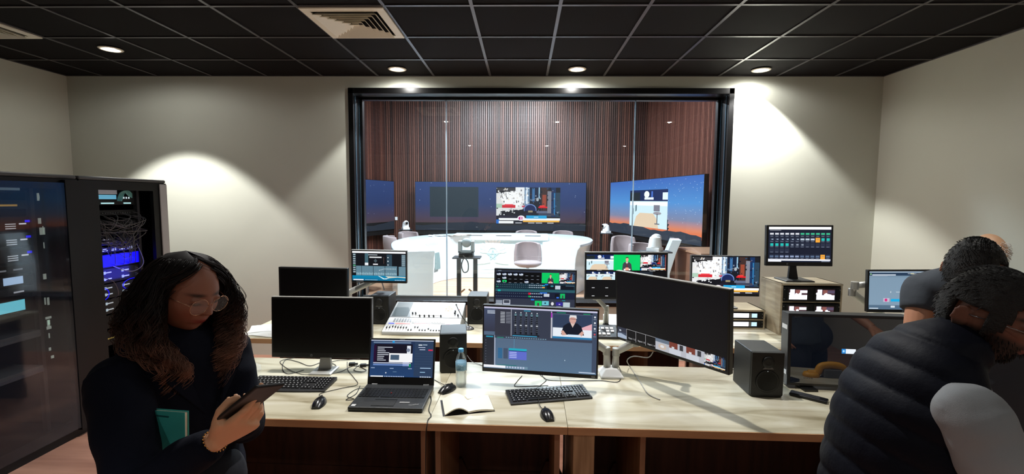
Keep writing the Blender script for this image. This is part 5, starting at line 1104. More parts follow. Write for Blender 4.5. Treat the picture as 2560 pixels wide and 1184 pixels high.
def bake(name, mb, m, parent, voxel, it=4, tone=None, disp=None, fac=.5):
    o = mb.build(name, m, parent, smooth=True)
    r = o.modifiers.new('r', 'REMESH'); r.mode = 'VOXEL'; r.voxel_size = voxel; r.use_smooth_shade = True
    if it: s = o.modifiers.new('s', 'SMOOTH'); s.iterations = it; s.factor = fac
    bpy.context.view_layer.update(); dg = bpy.context.evaluated_depsgraph_get(); dg.update()
    me = bpy.data.meshes.new_from_object(o.evaluated_get(dg)); old = o.data; o.modifiers.clear(); o.data = me; me.name = name; bpy.data.meshes.remove(old)
    me.materials.clear(); me.materials.append(m)
    if disp:
        n_ = [v.normal.copy() for v in me.vertices]
        for v, n in zip(me.vertices, n_): v.co = v.co+n*disp(v.co, n)
    for p in me.polygons: p.use_smooth = True
    if tone:
        ca = me.color_attributes.new('Tone', 'FLOAT_COLOR', 'POINT')
        for i, v in enumerate(me.vertices): ca.data[i].color = rgb(*tone(v.co))
    return o
def mixc(a, b, t): t = max(0, min(1, t)); return tuple(p+(q-p)*t for p, q in zip(a, b))
def face_tone(H, root, skin, lip, brow, beard=None, sc=1.0):
    Hi = (Matrix.Translation(-Vector(root)) @ H).inverted()
    def f(co):
        p = (Hi @ co)/sc; c = skin
        if p.y < -.02 and p.length < .16:
            c = mixc(c, (skin[0], skin[1]*.86, skin[2]*.82), .6*g1(abs(p.x), .04, .022)*g1(p.z, -.03, .025))
            c = mixc(c, lip, 1.2*g1(p.x, 0, .021)*g1(p.z, -.0535, .0085))
            c = mixc(c, brow, 1.3*g1(abs(p.x), .031, .017)*g1(p.z, .032+.0*p.x, .0045))
            c = mixc(c, brow, 1.1*g1(abs(p.x), .031, .014)*g1(p.z, .004, .0028))
        if beard and p.length < .17 and p.z < -.01 and p.z > -.14:
            m_ = max(0, min(1, (-.012-.35*abs(max(0, .06-abs(p.x)))*1-p.z)/.015)) if p.y < .03 else 0
            m_ = max(m_, g1(p.z, -.036, .006)*g1(p.x, 0, .03) if p.y < -.06 else 0)
            if p.y < -.085 and abs(p.x) < .02 and p.z > -.062 and p.z < -.045: m_ = 0
            c = mixc(c, beard, m_*.92)
        return c
    return f
def off(parent_loc): return Matrix.Translation(-Vector(parent_loc))
def hand(mb, wrist, a, p, s, curls, thumb, L=1.0, spread=0.0):
    """wrist point, a = towards the fingers, p = palm side, s = thumb side; curls = per finger list of three bends in degrees"""
    a = Vector(a).normalized(); p = Vector(p); p = (p-a*p.dot(a)).normalized(); s0 = a.cross(p); s_ = s0 if s0.dot(Vector(s)) > 0 else -s0; W = Vector(wrist)
    def q(x, y, z): return W+(a*x+s_*y+p*z)*L
    mb.tube([q(-.05, 0, 0), q(-.01, 0, 0), q(.02, 0, .001), q(.05, 0, .002), q(.08, 0, .002), q(.094, 0, .002)], [(.02*L, .026*L), (.019*L, .026*L), (.017*L, .033*L), (.015*L, .039*L), (.0125*L, .040*L), (.008*L, .036*L)], 20, up=p)
    mb.tube([q(.01, .02, .004), q(.04, .034, .006), q(.058, .04, .008)], [.014*L, .016*L, .012*L], 12)
    ln = [(.042, .026, .021), (.047, .029, .022), (.043, .027, .021), (.034, .021, .019)]
    for k in range(4):
        y = (.0295-.0195*k); base = q(.084-.004*abs(k-1), y, .002); pts = [q(.06, y*.9, .002), base]; ang = 0; cur = base
        sd = (s_*(spread*(1.5-k)))
        for sg, cv in zip(ln[k], curls[k]):
            ang += rad(cv); d = (a*cos(ang)+p*sin(ang)+sd).normalized(); 
            n_ = 2
            for j in range(n_): cur = cur+d*(sg*L/n_); pts.append(cur)
        r0 = (.0092, .0094, .0090, .0078)[k]*L
        rr = [r0*1.0, r0*1.08, r0*.96, r0*1.02, r0*.9, r0*.94, r0*.84, r0*.5]
        mb.tube(pts, rr[:len(pts)], 12); mb.ball(pts[-1], r0*.72, 10)
    tp = [q(*t) for t in thumb]; mb.tube(tp, [.0135*L, .0125*L, .0115*L, .0108*L, .0085*L][:len(tp)], 12); mb.ball(tp[-1], .0085*L, 10)

def strands(specs, r=.0016, n=4, flat=1):
    mb = MB()
    for pts in specs:
        m = len(pts); mb.tube(pts, [r*(1-.55*(i/(m-1))**2) for i in range(m)], n)
    return mb
def hair_mat(name):
    m = bpy.data.materials.new(name); m.use_nodes = True; nt = m.node_tree; b = nt.nodes['Principled BSDF']; b.inputs['Roughness'].default_value = .62; b.inputs['Specular IOR Level'].default_value = .3
    a = nt.nodes.new('ShaderNodeAttribute'); a.attribute_name = 'Tone'; nt.links.new(a.outputs['Color'], b.inputs['Base Color']); MATS[name] = m; return m
def tint(o, f):
    ca = o.data.color_attributes.new('Tone', 'FLOAT_COLOR', 'POINT')
    for i, v in enumerate(o.data.vertices): ca.data[i].color = rgb(*f(v.co, i))

def legs_shoes(t, T, hips, feet, col, shoe, r=.085):
    mb = MB(); mb.M = T
    for h, f in zip(hips, feet):
        h = Vector(h); f = Vector(f); k = (h+f)/2+Vector((0, -.01, .0))
        mb.tube([h+Vector((0, 0, .05)), h-Vector((0, 0, .08)), k, k-Vector((0, 0, .12)), f+Vector((0, 0, .09))], [r*.9, r, r*.72, r*.66, r*.52], 16)
    hh = sum((Vector(h) for h in hips), Vector())/2
    mb.ball(hh+Vector((0, 0, .06)), (.17, .12, .13), 20)
    bake('trousers', mb, mat('trousers_%d_%d_%d' % col, col, .8, bump=.1), t, .011, 5)
    for f in feet:
        m2 = MB(); m2.M = T; m2.ball((f[0]+.02, f[1]-.03, .035), (.05, .12, .036), 14); m2.tube([(f[0]+.02, f[1]-.03, .002), (f[0]+.02, f[1]-.03, .012)], [(.052, .125), (.05, .12)], 20, up=(1, 0, 0)); bake('shoe', m2, shoe, t, .008, 3)

# ------------------------------------------------------------------ woman with phone
WR = (-1.03, 1.36, 0); T = off(WR)
t = thing('person', 'woman with curly brown hair, round glasses and navy blazer looking down at a phone', 'person', WR)
HC = Vector((-1.003, 1.33, 1.478)); HF = Vector((.90, -.30, -.36)); HW = frame(HC, HF, (.10, 0, 1))
skin = (150, 98, 78)
mb = MB(); mb.M = T
add_head(mb, HW, .98)
mb.tube([HC+Vector((-.03, .03, -.05)), HC+Vector((-.045, .035, -.12)), HC+Vector((-.05, .035, -.20))], [.052, .05, .062], 20)
mb.tube([(-1.06, 1.35, 1.29), (-1.045, 1.36, 1.22), (-1.04, 1.36, 1.10), (-1.04, 1.36, .95)], [(.09, .13), (.09, .13), (.09, .12), (.10, .13)], 24, up=(.8, -.6, 0))
SR = Vector((-1.108, 1.19, 1.27)); ER = Vector((-.93, 1.035, 1.055)); WRI = Vector((-.728, 1.045, 1.182))
mb.tube([SR, (SR+ER)/2, ER, (ER+WRI)/2, WRI], [.045, .042, .036, .032, .024], 16)
Pn = Vector((-.30, .72, .62)).normalized()
ha = Vector((.80, -.10, .50)).normalized(); Pn = (Pn-ha*Pn.dot(ha)).normalized()
ss = ha.cross(Pn); ss = ss if ss.z > 0 else -ss
hand(mb, WRI, ha, Pn, ss, [(12, 22, 16), (26, 40, 24), (38, 52, 30), (46, 56, 34)], [(.015, .018, .004), (.042, .040, .012), (.066, .052, .026), (.090, .052, .038), (.108, .046, .040)], 1.0)
# left hand cupping the phone from the far side
SL_ = Vector((-1.01, 1.50, 1.27)); EL = Vector((-.89, 1.40, 1.04)); WL = Vector((-.775, 1.21, 1.14))
mb.tube([SL_, (SL_+EL)/2, EL, (EL+WL)/2, WL], [.045, .042, .036, .032, .024], 16)
hand(mb, WL, (.55, -.68, .42), (-.2, -.3, .9), (-.5, -.5, 0), [(25, 40, 30), (28, 42, 30), (32, 45, 30), (35, 45, 30)], [(.02, .02, .002), (.045, .042, .010), (.066, .047, .022), (.085, .04, .032), (.095, .032, .038)], .95)
ft = face_tone(HW, WR, skin, (132, 48, 44), (52, 32, 26), sc=.98)
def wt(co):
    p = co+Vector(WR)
    return (238, 180, 140) if (p-WRI).length < .2 or (p-WL).length < .15 else ft(co)  # hands paler than the face: lit and shaded skin put into the tone
body = bake('body', mb, skin_mat('warm_skin', skin), t, .0036, 2, tone=wt)
# eyes looking down
for s in (-1, 1):
    e = MB(); e.M = T; c = HW @ (Vector((s*.030, -.0775, .0085))*.98); e.ball(c, .0108, 14)
    o = e.build('eye', mat('eye_dark', (90, 72, 64), .15), t, smooth=True)
# blazer
def cloth(name, mb, m, parent, voxel=.009, it=5, fold=.004, sc=9, disp=None):
    def d(co, n): return fold*noise.noise(co*sc)+fold*.6*noise.noise(co*sc*2.3+Vector((3, 1, 7)))+(disp(co, n) if disp else 0)
    return bake(name, mb, m, parent, voxel, it, disp=d)
NAVY = mat('navy_blazer_wool', (15, 18, 31), .9, bump=.15, bscale=400, spec=.15)
mb = MB(); mb.M = T
bx = Vector((.93, -.36, 0))
def tr(c, a, b): return (Vector(c), a, b)
mb.tube([(-1.045, 1.365, 1.375), (-1.05, 1.36, 1.345), (-1.055, 1.355, 1.30), (-1.05, 1.355, 1.22), (-1.045, 1.355, 1.10), (-1.045, 1.355, .98), (-1.045, 1.355, .82)], [(.06, .075), (.085, .135), (.105, .165), (.118, .17), (.115, .16), (.118, .16), (.135, .175)], 32, up=bx)
for S_, E_, W_ in ((SR, ER, WRI), (SL_, EL, WL)):
    d_ = (W_-E_).normalized()
    mb.ball(S_+Vector((0, 0, -.005)), (.066, .066, .062), 18)
    mb.tube([S_+Vector((0, 0, .0)), S_*.55+E_*.45, E_, E_*.5+W_*.5, W_-d_*.018], [.074, .071, .064, .052, .041], 20)
    mb.ball(E_, .064, 16)
cloth('blazer', mb, NAVY, t, .009, 5, .006, 10)
lp = MB(); lp.M = T
for s in (-1, 1):
    sd = Vector((.36, .93, 0))*s; f_ = Vector((.93, -.36, 0))
    c0 = Vector((-1.045, 1.36, 1.36))+sd*.055+f_*.045; c1 = Vector((-1.045, 1.355, 1.25))+sd*.07+f_*.108; c2 = Vector((-1.045, 1.355, 1.12))+sd*.02+f_*.122
    w1 = sd*.045
    lp.add([c0, c1-w1*.3, c2, c1+w1, c0+f_*.008, c1-w1*.3+f_*.008, c2+f_*.008, c1+w1+f_*.008], [(0, 1, 2, 3), (4, 5, 6, 7), (0, 1, 5, 4), (1, 2, 6, 5), (2, 3, 7, 6), (3, 0, 4, 7)])
lp.build('lapels', NAVY, t, bevel=.004)
legs_shoes(t, T, [(-1.08, 1.28, .82), (-1.0, 1.43, .82)], [(-1.10, 1.26, 0), (-.98, 1.46, 0)], (20, 22, 34), mat('black_shoe', (16, 16, 17), .3))
# glasses
gm = MB(); gm.M = T
def hw(x, y, z): return HW @ (Vector((x, y, z))*.98)
for s in (-1, 1):
    gm.tube([hw(s*.033+.0265*cos(a), -.1015+.54*(s*.033+.0265*cos(a))**2, .004+.025*sin(a)) for a in [2*pi*k/28 for k in range(29)]], .0009, 6)
    gm.tube([hw(s*.059, -.098, .010), hw(s*.072, -.05, .012), hw(s*.078, .015, .008)], .0010, 6)
gm.tube([hw(-.007, -.101, .008), hw(0, -.105, .012), hw(.007, -.101, .008)], .0009, 6)
gl_ = gm.build('glasses', mat('gold_wire', (214, 170, 140), .25, metal=.9), t, smooth=True)
for s in (-1, 1):
    lm = MB(); lm.M = T; lm.poly([hw(s*.033+.0262*cos(a), -.101+.54*(s*.033+.0262*cos(a))**2, .004+.0245*sin(a)) for a in [2*pi*k/24 for k in range(24)]])
    lm.build('lens', mat('clear_lens', (255, 255, 255), .02, alpha=.10, spec=.8), gl_, fix=False)
# curly hair
R = random.Random(21)
def headr(z):   # horizontal skull radius at height z (local)
    q = max(-1, min(1, z/.118)); return math.sqrt(max(0, 1-q*q))
def guide(th, z0, L, Rend, seed, n=58, j=None):
    """th: angle from the face direction; returns local points of one ringlet; j jitters a strand inside its lock"""
    pts = []; RR = random.Random(seed); ph0 = RR.random()*2*pi; fr = RR.uniform(3.6, 5.8); amp = RR.uniform(.009, .019)
    sgn = 1 if th > 0 else -1; jx = j.uniform(-.0065, .0065) if j else 0; jy = j.uniform(-.0065, .0065) if j else 0; jp = j.uniform(-.35, .35) if j else 0; jl = j.uniform(.92, 1.08) if j else 1
    for i in range(n):
        q = i/(n-1); th2 = th
        if abs(th) < 1.12: th2 = sgn*(abs(th)+(1.2-abs(th))*min(1, q*5.5))
        z = z0-L*jl*q**1.05
        if abs(th2) < 2.0 and z < -.11: th2 *= 1-.5*min(1, (-.11-z)/.08)
        base = .083*headr(z)+.014 if z > -.02 else .097
        fade = min(1, max(0, (z0-z)/.14))
        rr = max(base, base*(1-fade)+Rend*fade*(.80+.25*sin(min(1, q)*pi)))
        if z < -.17: rr *= 1-.9*(-.17-z)
        x = sin(th2)*rr*.95; y = -cos(th2)*rr*1.12+.01
        c_ = amp*min(1, max(0, (q-.14)*1.9)); a = ph0+jp+fr*2*pi*q
        tx, ty, rx_, ry_ = cos(th2), sin(th2), sin(th2), -cos(th2); b1 = cos(a); b2 = .8*sin(a)
        pts.append(Vector((x+c_*(b1*tx+b2*rx_)+jx, y+c_*(b1*ty+b2*ry_)+jy, z+c_*sin(2*a)*.15)))
    return pts
HG = frame(HC, Vector((.90, -.36, -.10)), (.04, 0, 1))
sp = []
def okface(th): return abs(th) > .62
for k in range(250):
    th = R.uniform(-pi, pi); z0 = .118*math.sqrt(R.random())*.99
    if abs(th) < .55 and z0 < .082: continue
    if abs(th) < .95 and z0 < .055: continue
    L = R.uniform(.20, .29)+z0*.8; Re = R.uniform(.09, .155)
    for q_ in range(10): sp.append([T @ (HG @ p) for p in guide(th+R.uniform(-.05, .05), z0+R.uniform(-.004, .004) if z0 < .11 else z0, L, Re, k, j=R)])
hb = strands(sp, .0010, 3)
# dense under-layer
def shell(open_=1.02, z1=-.19, rr=.105, nz=26, na=56, thick=.012):
    rs = []
    for j in range(nz):
        q = j/(nz-1); z = .1255*(1-q)**.9+z1*q if j else .1255
        z = .1255-(.1255-z1)*q; ring = []
        for i in range(na):
            a0 = -pi+2*pi*i/(na-1)
            a = pi-(pi-open_)*abs(a0)/pi if z < .075 else pi-(pi-(open_*max(0, (.1255-z)/.05)))*abs(a0)/pi
            a = math.copysign(a, a0)
            base = (.083*headr(z/1.07)+.012) if j else .001; fade = min(1, max(0, (.06-z)/.16)); r_ = base*(1-fade)+rr*fade*(1-.25*max(0, (q-.8)/.2))
            nn = 1+.06*noise.noise(Vector((a*2, z*22, 3)))+.05*noise.noise(Vector((a*5, z*50, 1)))
            ring.append(T @ (HG @ Vector((sin(a)*r_*.95*nn, -cos(a)*r_*1.14*nn+.01, z))))
        rs.append(ring)
    return rs
rs = shell(); m2 = MB(); na = len(rs[0])
vs = [p for r_ in rs for p in r_]; m2.add(vs, [(j*na+i, j*na+i+1, (j+1)*na+i+1, (j+1)*na+i) for j in range(len(rs)-1) for i in range(na-1)])
hb.v += m2.v; o_ = len(hb.v)-len(m2.v); hb.f += [tuple(i+o_ for i in f) for f in m2.f]; hb.m += m2.m
ho = hb.build('hair', hair_mat('curly_hair'), t, smooth=True, fix=False)
s_ = ho.modifiers.new('sol', 'SOLIDIFY') if False else None
top = (T @ HC).z
def hc(co, i):
    q = max(0, min(1, (top-.02-co.z)/.18)); n_ = noise.noise(co*30)
    return mixc((22, 14, 12), (134+70*n_, 92+46*n_, 74+36*n_), q**1.0)
tint(ho, hc)
# bracelet
bm2 = MB(); bm2.M = T
bc = WRI-ha*.012
for k in range(22):
    a_ = 2*pi*k/22; u1 = Pn-ha*Pn.dot(ha); u1.normalize(); u2 = ha.cross(u1); bm2.ball(bc+u1*cos(a_)*.0245+u2*sin(a_)*.031, .0028, 6)
bm2.build('bracelet', mat('gold', (226, 180, 110), .25, metal=1), t, smooth=True)
# phone in her hand
pc = WRI+ha*.132+Pn*.024+ss*.030
t2 = thing('smartphone', 'dark smartphone held up by the woman in both hands', 'phone', pc)
Lx = (ha*1.0+ss*.16).normalized(); Wy = Pn.cross(Lx)
Pq = (Vector((-.30, .40, .88))-Lx*Lx.dot(Vector((-.30, .40, .88)))).normalized(); Wy = Pq.cross(Lx); Pn = Pq
PMx = Matrix(((Lx.x, Wy.x, Pn.x, 0), (Lx.y, Wy.y, Pn.y, 0), (Lx.z, Wy.z, Pn.z, 0), (0, 0, 0, 1)))
o = MB().bb((-.08, -.037, -.0045), (.08, .037, .0045)).build('case', mat('phone_case', (22, 21, 23), .45), t2, bevel=.004, seg=3); o.matrix_local = PMx
o = MB().bb((-.075, -.033, .0044), (.075, .033, .0052)).build('screen', mat('phone_screen', (14, 14, 18), .1), t2); o.matrix_local = PMx
# turquoise folder
tl = at(368, 1032, y=1.235); tr_ = at(466, 1029, y=1.15); br_ = at(463, 1145, y=1.225)
t3 = thing('folder', 'turquoise notebook with elastic band clamped under the arm of the woman', 'notebook', (tr_.x-.08, 1.15, tr_.z-.19), 0, rot=(rad(-3), 0, rad(-6)))
MB().bb((-.08, -.007, 0), (.079, -.005, .19)).build('front_cover', mat('turquoise_cover', (64, 176, 168), .55), t3)
MB().bb((-.08, .005, 0), (.079, .007, .19)).build('back_cover', mat('turquoise_cover'), t3)
MB().bb((-.078, -.005, .002), (.076, .005, .187)).build('page_block', mat('notebook_page'), t3)
MB().box((-.012, -.0078, .178), (.09, .001, .004), R=Matrix.Rotation(rad(2), 3, 'Y')).build('elastic_band', mat('teal_dark', (26, 96, 96), .6), t3)

# ------------------------------------------------------------------ man in the quilted vest
MR = (1.0, 1.28, 0); T = off(MR)
t = thing('person', 'bearded man with glasses in navy quilted vest and grey sleeves leaning forward', 'person', MR)
HC = Vector((1.265, 1.25, 1.458)); HF = Vector((.36, -.93, -.30)); HM = frame(HC, HF, (0, 0, 1))
skin = (120, 78, 62)
mb = MB(); mb.M = T; add_head(mb, HM, 1.04)
mb.tube([HC+Vector((-.02, .02, -.03)), HC+Vector((-.055, .025, -.065)), HC+Vector((-.085, .028, -.11))], [.060, .060, .070], 20)
mb.tube([(1.17, 1.28, 1.32), (1.13, 1.28, 1.25), (1.07, 1.28, 1.10), (1.05, 1.28, .9)], [(.06, .09), (.08, .12), (.09, .13), (.10, .14)], 24, up=(1, 0, 0))
S1 = Vector((1.10, 1.11, 1.245)); E1 = Vector((1.14, .995, 1.00)); W1 = Vector((1.33, .98, .93))
S2 = Vector((1.16, 1.45, 1.25)); E2 = Vector((1.27, 1.56, 1.06)); W2 = Vector((1.46, 1.44, .97))
for S_, E_, W_ in ((S1, E1, W1), (S2, E2, W2)): mb.tube([S_, (S_+E_)/2, E_, (E_+W_)/2, W_], [.052, .048, .042, .036, .027], 16)
for W_, E_, sg in ((W1, E1, 1), (W2, E2, -1)):
    hand(mb, W_, (W_-E_), (0, 0, -1), (0, sg, 0), [(20, 25, 20), (22, 28, 20), (25, 30, 20), (28, 30, 20)], [(.02, .02, .002), (.045, .042, .006), (.07, .055, .012), (.09, .06, .02)], 1.08)
bake('body', mb, skin_mat('olive_skin', skin), t, .0042, 2, tone=face_tone(HM, MR, skin, (120, 60, 56), (24, 18, 16), beard=(34, 24, 20), sc=1.04))
# short hair: skull cap
def cap(T, H, sc, grow, m, parent, low=-.03, front=.045, seed=0, side=.0, name='hair', tone=(18, 15, 14)):
    v, f = head_pts(72, 52, grow); keep = []
    def inside(p):
        if abs(p.x) > .05 and -.02 < p.y < .042 and p.z < .03: return False
        if p.y < -.02: lim = front+.25*max(0, (.05-abs(p.x)))*.0 + (-.07*max(0, (abs(p.x)-.052))/.02 if p.y > -.07 else 0)
        elif p.y < .035: lim = side+.012
        else: lim = low
        return p.z > lim
    m2 = MB(); m2.M = T
    ok = [inside(p) for p in v]; idx = {}; vv = []; 
    for i, p in enumerate(v):
        idx[i] = len(vv); q = p*sc; nn = 1+.018*noise.noise(p*60+Vector((seed, 0, 0)))+.012*noise.noise(p*150)
        vv.append(q*nn)
    fs = [fc for fc in f if all(ok[i] for i in fc)]
    used = sorted({i for fc in fs for i in fc}); rm = {u: k for k, u in enumerate(used)}
    m2.add([vv[u] for u in used], [tuple(rm[i] for i in fc) for fc in fs], 0, H)
    o = m2.build(name, m, parent, smooth=True)
    sm = o.modifiers.new('thick', 'SOLIDIFY'); sm.thickness = .012; sm.offset = -1
    return o
HB = mat('black_hair', (16, 13, 12), .6, bump=.6, bscale=260)
ho = cap(T, HM, 1.04, .013, HB, t, low=-.055, front=.058, side=.014)
def crew(T, H, sc, par, seed, n=1500, grow=.0125):
    R = random.Random(seed); sp = []; v, f = head_pts(60, 44, grow)
    for k in range(n):
        p = R.choice(v)
        if p.z < (.062 if p.y < -.02 else (.034 if p.y < .045 else -.05)): continue
        q = p*sc; d = (p.normalized()*.10+Vector((R.uniform(-.3, .3), .7 if p.z > .05 else .25, -.6 if p.z < .09 else -.1))).normalized()
        sp.append([T @ (H @ (q+d*.014*j/3+p.normalized()*.0012*sin(j))) for j in range(4)])
    return strands(sp, .0013, 3).build('short_strands', HB, par, smooth=True)
crew(T, HM, 1.04, ho, 4)
R = random.Random(4); v, f = head_pts(60, 44, .012)
# beard volume
bd = []
for k in range(5200):
    p = R.choice(v)
    if p.y > .02 or p.z > -.022 or p.z < -.115 or (p.y < -.07 and abs(p.x) < .022 and p.z > -.06): continue
    if p.z > -.045 and abs(p.x) < .045: continue
    q = (p-p.normalized()*.0115+Vector((R.uniform(-.003, .003), R.uniform(-.003, .003), R.uniform(-.003, .003))))*1.04; d = (p.normalized()*.5+Vector((R.uniform(-.2, .2), -.1, -.8))).normalized(); bd.append([T @ (HM @ (q+d*.009*j/2)) for j in range(3)])
strands(bd, .0010, 3).build('beard', mat('beard_hair', (30, 21, 18), .6), t, smooth=True)
for s in (-1, 1):
    e = MB(); e.M = T; e.ball(HM @ (Vector((s*.030, -.0775, .0085))*1.04), .0112, 14); e.build('eye', mat('eye_dark'), t, smooth=True)
gm = MB(); gm.M = T
def hm(x, y, z): return HM @ (Vector((x, y, z))*1.04)
for s in (-1, 1):
    gm.tube([hm(s*.033+.025*cos(a), -.1015+.54*(s*.033+.025*cos(a))**2, .006+.018*sin(a)) for a in [2*pi*k/24 for k in range(25)]], .0012, 6)
    gm.tube([hm(s*.058, -.1, .012), hm(s*.076, -.04, .012), hm(s*.083, .015, .006)], .0014, 6)
gm.tube([hm(-.008, -.1015, .01), hm(.008, -.1015, .01)], .0012, 6); gm.build('glasses', mat('steel_frame', (150, 150, 155), .2, metal=1), t, smooth=True)
# grey sleeves / sweatshirt
GREYS = mat('grey_sweatshirt', (152, 156, 160), .9, bump=.12, bscale=500)
mb = MB(); mb.M = T
mb.tube([(1.18, 1.275, 1.335), (1.15, 1.275, 1.29), (1.10, 1.28, 1.18), (1.05, 1.28, .9)], [(.07, .10), (.09, .155), (.11, .16), (.12, .16)], 24, up=(1, 0, 0))
for S_, E_, W_ in ((S1, E1, W1), (S2, E2, W2)):
    d_ = (W_-E_).normalized(); mb.ball(S_, (.076, .07, .074), 18); mb.tube([S_, S_*.6+E_*.4, E_, E_*.5+W_*.5, W_-d_*.02], [.077, .074, .064, .056, .042], 20); mb.ball(E_, .064, 14)
cloth('sweatshirt', mb, GREYS, t, .009, 5, .008, 9)
# quilted vest
mb = MB(); mb.M = T; VN = mat('navy_quilted_nylon', (10, 13, 26), .6, bump=.08, bscale=120, spec=.15)
mb.tube([(1.225, 1.27, 1.375), (1.195, 1.272, 1.362), (1.165, 1.275, 1.342), (1.14, 1.278, 1.312), (1.115, 1.28, 1.262), (1.09, 1.28, 1.19), (1.075, 1.28, 1.10), (1.06, 1.28, .97), (1.05, 1.28, .84)],
        [(.080, .086), (.085, .095), (.094, .125), (.104, .155), (.118, .175), (.134, .185), (.146, .188), (.15, .19), (.146, .186)], 36, up=(1, 0, 0))
def quilt(co, n):
    s = (co.z+.42*co.x)/.084
    return .008*(abs(sin(pi*s))**.6-.5)*(1 if co.z < 1.40 else .4)
cloth('quilted_vest', mb, VN, t, .008, 3, .003, 8, quilt)
legs_shoes(t, T, [(1.07, 1.19, .82), (1.07, 1.37, .82)], [(1.06, 1.16, 0), (1.06, 1.40, 0)], (28, 30, 38), mat('black_shoe'), .095)

# ------------------------------------------------------------------ man in grey T-shirt behind
NR = (1.80, 1.78, 0); T = off(NR)
t = thing('person', 'dark-haired man in a dark grey T-shirt standing behind the man in the vest', 'person', NR)
HC = Vector((1.71, 1.76, 1.505)); HN = frame(HC, (.85, .5, -.25), (0, 0, 1)); skin = (176, 122, 92)
mb = MB(); mb.M = T; add_head(mb, HN, 1.0)
mb.tube([HC+Vector((-.01, 0, -.05)), HC+Vector((-.01, 0, -.12)), HC+Vector((-.01, .0, -.2))], [.056, .056, .07], 18)
mb.tube([(1.76, 1.78, 1.36), (1.76, 1.78, 1.1), (1.78, 1.78, .9)], [(.09, .15), (.10, .15), (.11, .16)], 20, up=(.85, .5, 0))
S1 = Vector((1.62, 1.87, 1.415)); E1 = Vector((1.545, 1.80, 1.19)); W1 = Vector((1.62, 1.86, .98))
S2 = Vector((1.93, 1.69, 1.40)); E2 = Vector((2.04, 1.66, 1.14)); W2 = Vector((2.16, 1.84, 1.0))
for S_, E_, W_ in ((S1, E1, W1), (S2, E2, W2)): mb.tube([S_, (S_+E_)/2, E_, (E_+W_)/2, W_], [.05, .046, .042, .036, .027], 16)
hand(mb, W1, (.2, .2, -.8), (1, 0, 0), (0, -1, 0), [(12, 15, 12)]*4, [(.02, .02, .002), (.045, .042, .006), (.07, .055, .012), (.09, .06, .02)], 1.05)
hand(mb, W2, (.3, .6, -.3), (0, 0, -1), (-1, 0, 0), [(12, 15, 12)]*4, [(.02, .02, .002), (.045, .042, .006), (.07, .055, .012), (.09, .06, .02)], 1.05)
bake('body', mb, skin_mat('light_olive_skin', skin), t, .0048, 2, tone=face_tone(HN, NR, skin, (150, 84, 76), (30, 22, 18)))
ho = cap(T, HN, 1.0, .012, HB, t, low=-.06, front=.055, side=.012, seed=4); crew(T, HN, 1.0, ho, 8)
for s in (-1, 1):
    e = MB(); e.M = T; e.ball(HN @ Vector((s*.030, -.0775, .0085)), .0108, 12); e.build('eye', mat('eye_dark'), t, smooth=True)
mb = MB(); mb.M = T
mb.tube([(1.715, 1.77, 1.455), (1.73, 1.775, 1.435), (1.75, 1.78, 1.385), (1.76, 1.78, 1.2), (1.77, 1.78, 1.0), (1.78, 1.78, .88)], [(.062, .075), (.085, .12), (.115, .18), (.125, .18), (.125, .17), (.13, .175)], 28, up=(.85, .5, 0))
for S_, E_ in ((S1, E1), (S2, E2)):
    mb.ball(S_, .064, 16); mb.tube([S_, S_*.8+E_*.2, S_*.62+E_*.38], [.066, .066, .064], 18); nk = Vector((1.72, 1.78, 1.44)); mb.tube([nk, nk*.5+S_*.5+Vector((0, 0, .012)), S_], [.075, .072, .064], 18)
cloth('t_shirt', mb, mat('grey_tshirt', (52, 58, 66), .85, bump=.1), t, .009, 4, .005, 9)
legs_shoes(t, T, [(1.72, 1.84, .86), (1.86, 1.72, .86)], [(1.70, 1.86, 0), (1.88, 1.70, 0)], (30, 34, 46), mat('black_shoe'), .09)

# ------------------------------------------------------------------ balding man furthest back
OR_ = (2.36, 2.34, 0)
OR_ = (2.40, 2.0, 0); T = off((0, 0, 0)); HC = at(2472, 630, y=2.95); OR_ = (HC.x, 2.95, 0); T = off(OR_)
t = thing('person', 'balding man with white hair at the sides, hidden behind the two dark-haired men', 'person', OR_)
HO = frame(HC, (.1, 1, -.15), (0, 0, 1)); skin = (214, 168, 132)
mb = MB(); mb.M = T; add_head(mb, HO, 1.0)
mb.tube([HC+Vector((0, 0, -.05)), HC+Vector((0, -.01, -.12)), HC+Vector((0, -.01, -.2))], [.056, .056, .07], 18)
z0 = HC.z
mb.tube([(HC.x, 2.95, z0-.2), (HC.x, 2.95, 1.1), (HC.x, 2.95, .9)], [(.15, .09), (.15, .10), (.16, .11)], 20, up=(1, 0, 0))
SS = [(Vector((HC.x+s*.19, 2.95, z0-.19)), Vector((HC.x+s*.25, 2.97, z0-.45)), Vector((HC.x+s*.2, 3.05, z0-.60))) for s in (-1, 1)]
for S_, E_, W_ in SS:
    mb.tube([S_, (S_+E_)/2, E_, (E_+W_)/2, W_], [.05, .046, .042, .036, .027], 16)
    hand(mb, W_, (0, .25, -.9), (0, 1, 0), (1 if S_.x < HC.x else -1, 0, 0), [(15, 20, 15)]*4, [(.02, .02, .002), (.045, .042, .006), (.07, .055, .012), (.09, .06, .02)], 1.05)
bake('body', mb, skin_mat('fair_skin', skin), t, .005, 2, tone=face_tone(HO, OR_, skin, (170, 100, 90), (190, 186, 180)))
v, f = head_pts(60, 44, .006); R = random.Random(9); sp = []
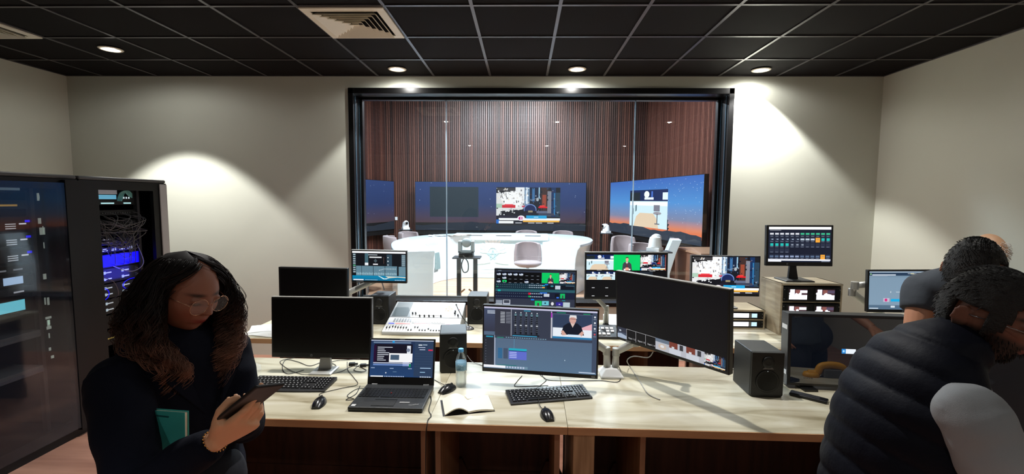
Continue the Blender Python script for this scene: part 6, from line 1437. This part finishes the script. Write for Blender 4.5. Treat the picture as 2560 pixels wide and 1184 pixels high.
for k in range(1500):
    p = R.choice(v)
    if p.y < -.02 or p.z > .06 or p.z < -.06 or (p.y < .03 and p.z < .0): continue
    d = (p.normalized()*.5+Vector((R.uniform(-.3, .3), 0, -.5))).normalized(); sp.append([T @ (HO @ (p+d*.018*j/2)) for j in range(3)])
strands(sp, .0018, 3).build('hair', mat('white_hair', (222, 220, 214), .6), t, smooth=True)
for s in (-1, 1):
    e = MB(); e.M = T; e.ball(HO @ Vector((s*.030, -.0775, .0085)), .0108, 12); e.build('eye', mat('eye_dark'), t, smooth=True)
mb = MB(); mb.M = T
mb.tube([(HC.x, 2.94, z0-.15), (HC.x, 2.94, z0-.175), (HC.x, 2.95, z0-.23), (HC.x, 2.95, z0-.4), (HC.x, 2.95, .9)], [(.075, .062), (.12, .085), (.18, .115), (.18, .125), (.175, .125)], 28, up=(1, 0, 0))
for S_, E_, W_ in SS: mb.ball(S_, .064, 16); mb.tube([S_, S_*.6+E_*.4, E_, W_*.9+E_*.1], [.066, .06, .054, .044], 18)
cloth('shirt', mb, mat('pale_shirt', (120, 124, 134), .85, bump=.1), t, .010, 4, .005, 9)
legs_shoes(t, T, [(HC.x-.09, 2.95, .86), (HC.x+.09, 2.95, .86)], [(HC.x-.1, 2.95, 0), (HC.x+.1, 2.95, 0)], (40, 42, 50), mat('black_shoe'), .09)

# ------------------------------------------------------------------ yellow stand on the desk, mirrored in the broadcast monitor
YL = mat('mustard_plastic', (236, 166, 40), .45)
t = thing('desk_stand', 'low mustard yellow arched stand mirrored in the glossy broadcast monitor', 'stand', (1.80, 2.17, DZ), rad(-6))
m = MB()
m.tube(spline([(-.13, 0, .018), (-.085, 0, .022), (-.06, 0, .06), (-.02, 0, .072), (.02, 0, .072), (.06, 0, .06), (.085, 0, .022), (.13, 0, .018)]), (.022, .018)[0], 12, flat=.8); m.build('arch', YL, t, smooth=True)
for s in (-1, 1): MB().lathe([(.034, 0), (.036, .01), (.03, .026), (.001, .03)], 20, (s*.115, 0, 0), sx=1.3).build('foot', YL, t, smooth=True)
MB().bb((-.05, -.02, 0), (.05, .02, .05)).build('grey_block', mat('grey_block', (110, 110, 108), .6), t, bevel=.005)
